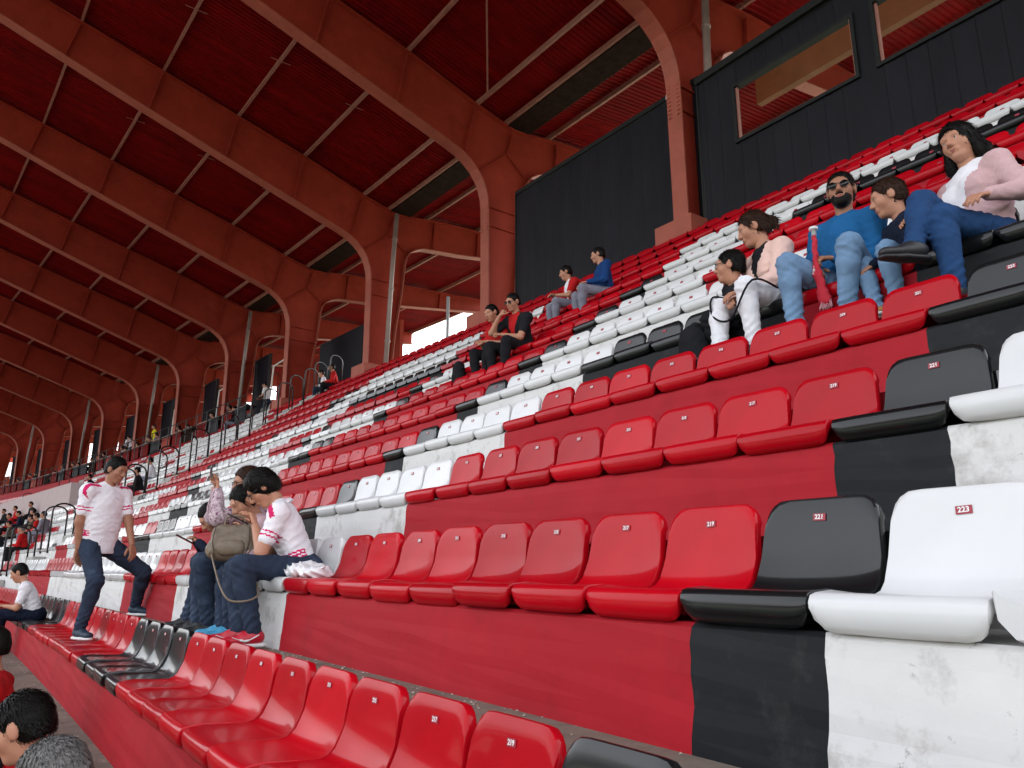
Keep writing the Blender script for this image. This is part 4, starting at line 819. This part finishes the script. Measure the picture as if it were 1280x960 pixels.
# ------------------------------------------------------------------ things people hold or wear loose
def blob(name, label, cat, prims, h, m, k=.02, noise=0.): 
    V, Fq = sdf_mesh(prims, h, k, noise=noise); c = V.mean(0); o = link(name, mesh(name, V - c, Fq, m, None, True), None, tuple(c)); return tag(o, label, cat)
def slab(name, label, cat, c, ax, hx, m):
    A = [unit(a) for a in ax]; V = [c + A[0] * a * hx[0] + A[1] * b * hx[1] + A[2] * d * hx[2] for d in (-1, 1) for a, b in ((-1, -1), (1, -1), (1, 1), (-1, 1))]
    me = mesh(name, np.array(V) - c, [(0, 3, 2, 1), (4, 5, 6, 7), (0, 1, 5, 4), (1, 2, 6, 5), (2, 3, 7, 6), (3, 0, 4, 7)], m); return tag(link(name, me, None, tuple(c)), label, cat)
q = (ww['wr'][1] + ww['wr'][-1]) / 2 + ww['F'] * .10 + nv3((0, 0, .03)); slab('phone', 'dark phone held by the woman in white polo', 'phone', q, (ww['L'], ww['F'] + nv3((0, 0, .5)), np.cross(ww['L'], ww['F'] + nv3((0, 0, .5)))), (.036, .072, .004), LENS)
q = (pw['wr'][1] + pw['wr'][-1]) / 2 + nv3((0, 0, .12)) + pw['F'] * .05; slab('phone', 'phone raised by the woman in flowered blouse', 'phone', q, (pw['L'], nv3((0, 0, 1)), pw['F']), (.072, .036, .004), LENS)
q = (boy['wr'][1] + boy['wr'][-1]) / 2 + boy['F'] * .09 + nv3((0, 0, .02)); slab('phone', 'phone in the hands of the small bent boy', 'phone', q, (boy['L'], boy['F'] + nv3((0, 0, .5)), np.cross(boy['L'], boy['F'] + nv3((0, 0, .5)))), (.034, .068, .004), LENS)
# handbag on the lap
kc = nv3(cv(.29, 3.58, .595)); bx = np.array([ww['L'], ww['F'], nv3((0, 0, 1))])
bag = thing('handbag', 'olive brown leather handbag on the lap of the white polo woman', 'handbag', tuple(kc))
bl = unit((.82, -.57, 0)); bf = unit((-.57, -.82, 0)); Z_ = nv3((0, 0, 1))
V, Fq = sdf_mesh([('f', kc - bl * .10 - Z_ * .05, kc + bl * .10 - Z_ * .05, .080, .080, bf, .75), ('f', kc - bl * .09 + Z_ * .05, kc + bl * .09 + Z_ * .05, .060, .060, bf, .6)], .009, .04, noise=.005)
link('pouch', mesh('pouch', V - kc, Fq, LEATH, None, True), bag)
V, Fq = sdf_mesh([('f', kc + bf * .05 - bl * .05 - Z_ * .045, kc + bf * .05 + bl * .05 - Z_ * .045, .050, .050, bf, .5)], .007, .02, noise=.002); link('front_pocket', mesh('front_pocket', V - kc, Fq, LEATH, None, True), bag)
st_ = MB(); a, b = kc + ww['L'] * .13, kc - ww['L'] * .12 + ww['F'] * .04
st_.tube(curve_pts([p - kc for p in (kc + nv3((.10, -.16, -.02)), kc + nv3((.02, -.24, -.12)), ww['kn'][1] + nv3((.08, -.10, -.16)), ww['kn'][1] + nv3((-.06, -.08, -.20)), ww['kn'][1] + nv3((-.10, .06, -.12)), kc + nv3((-.12, .10, -.06)))]), .006, 6); st_.build('strap', LEATH, bag, True)
hb = MB(); hb.tube(curve_pts([bl * .07 + Z_ * .10, bl * .05 + Z_ * .155, -bl * .05 + Z_ * .155, -bl * .07 + Z_ * .10]), .007, 6)
for q in (-1, 1):
    zp = MB(); zp.tube(curve_pts([bl * q * .11 + bf * .045 + Z_ * .09, bl * q * .118 + bf * .062, bl * q * .10 + bf * .066 - Z_ * .09]), .004, 6); zp.build('trim', mat('bag_trim', (.07, .045, .03), .5, .2, 20), bag, True)
hb.build('handle', LEATH, bag, True)
for k_ in (1, -1):
    a = ww['an'][k_]; t = ww['to'][k_]; t = unit(t - (t @ nv3((0, 0, 1))) * nv3((0, 0, 1)) * .75); sd = unit(np.cross(nv3((0, 0, 1)), t))
    for q in (1, -1):
        sw = MB(); sw.tube(curve_pts([a - t * .03 + sd * q * .044 + nv3((0, 0, -.012)), a + t * .03 + sd * q * .045 + nv3((0, 0, -.042)), a + t * .07 + sd * q * .042 + nv3((0, 0, -.040)), a + t * .12 + sd * q * .040 + nv3((0, 0, -.022))]), [.004] * 6 + [.007] * 7 + [.002] * 6, 6); m_ = sw.build('shoe_mark', SOLE, None, True); m_.parent = ww['root']; m_.location = tuple(-ww['B'])
# white bag of clothes on the seat
c = nv3(cv(D - .22, 2.98, H - .155)); blob('plastic_bag', 'crumpled white plastic bag on the seat beside white polo woman', 'bag', [('e', c, np.eye(3), nv3((.11, .15, .052))), ('e', c + nv3((.03, -.14, -.01)), np.eye(3), nv3((.08, .10, .042)))], .009, mat('plastic_white', (.78, .78, .80), .35, .05, 9, .006), .03, .018)
# scarf rolled on a stick
h0 = (bm['wr'][1] + bm['wr'][-1]) / 2 + bm['F'] * .09; sc_ = thing('rolled_scarf', 'red and white horn scarf held upright by blue sweater man', 'scarf', tuple(h0))
V, Fq = sdf_mesh([('c', h0 + nv3((0, .01, -.10)), h0 + nv3((0, .0, .18)), .014, .014), ('f', h0 + nv3((-.01, .0, -.04)), h0 + nv3((-.02, -.04, -.24)), .022, .040, nv3((1, 0, 0)), .5)], .008, .02, noise=.005); link('cloth', mesh('cloth', V - h0, Fq, mat('scarf_red', (.48, .012, .03), .8, .1, 20, .002, extra=[((.75, .7, .7), 16, .64, .03)]), None, True), sc_)
t_ = MB(); t_.tube([(0, 0, .17), (0, 0, .205), (0, 0, .206), (0, 0, .222)], [.014, .014, .026, .026], 10); t_.build('cap', SOLE, sc_, True)
fr_ = MB()
for k in range(40): a = rs.uniform(-.035, .035); fr_.tube([(-.02 + rs.uniform(-.015, .015), -.045 + a, -.25), (-.025 + rs.uniform(-.02, .02), -.048 + a * 1.3, -.295 - rs.uniform(0, .015))], .0018, 4)
fr_.build('fringe', mat('fringe_pink', (.62, .30, .33), .8, .1, 20), sc_)
# black lead hanging from the peach jacket
ld = MB(); k1 = pj['kn'][-1] + nv3((-.07, 0, .05)); ld.tube(curve_pts([pj['wr'][-1], k1, k1 + nv3((-.03, -.02, -.14)), (pj['kn'][1] + k1) / 2 + nv3((-.06, -.05, -.2)), pj['kn'][1] + nv3((-.07, -.10, .0)), pj['B'] + nv3((-.14, -.12, .06))]), .007, 6); tag(ld.build('bag_strap', CK, None, True), 'black strap looping over the white trousers', 'strap')
c = nv3(cv(4 * D - .5, 1.62, 4 * H - .46)); blob('backpack', 'black backpack by the feet of the boy with glasses', 'backpack', [('f', c + nv3((0, 0, -.08)), c + nv3((0, 0, .12)), .13, .11, nv3((1, 0, 0)), .6)], .012, CK, .03, .006)
c = nv3(cv(6 * D - .42, 7.25, 6 * H - .38)); blob('backpack', 'black backpack standing beside the youth in red', 'backpack', [('f', c + nv3((0, 0, -.12)), c + nv3((0, 0, .16)), .15, .12, nv3((1, 0, 0)), .6)], .014, CK, .03, .006)
rd = nv3(cv(4 * D - .2, 26.5, 4 * H + .1)); slab('banner', 'red banner hung over a railing behind the polo man', 'banner', rd, ((0, 1, 0), (0, 0, 1), (1, 0, 0)), (.9, .45, .02), CRED)
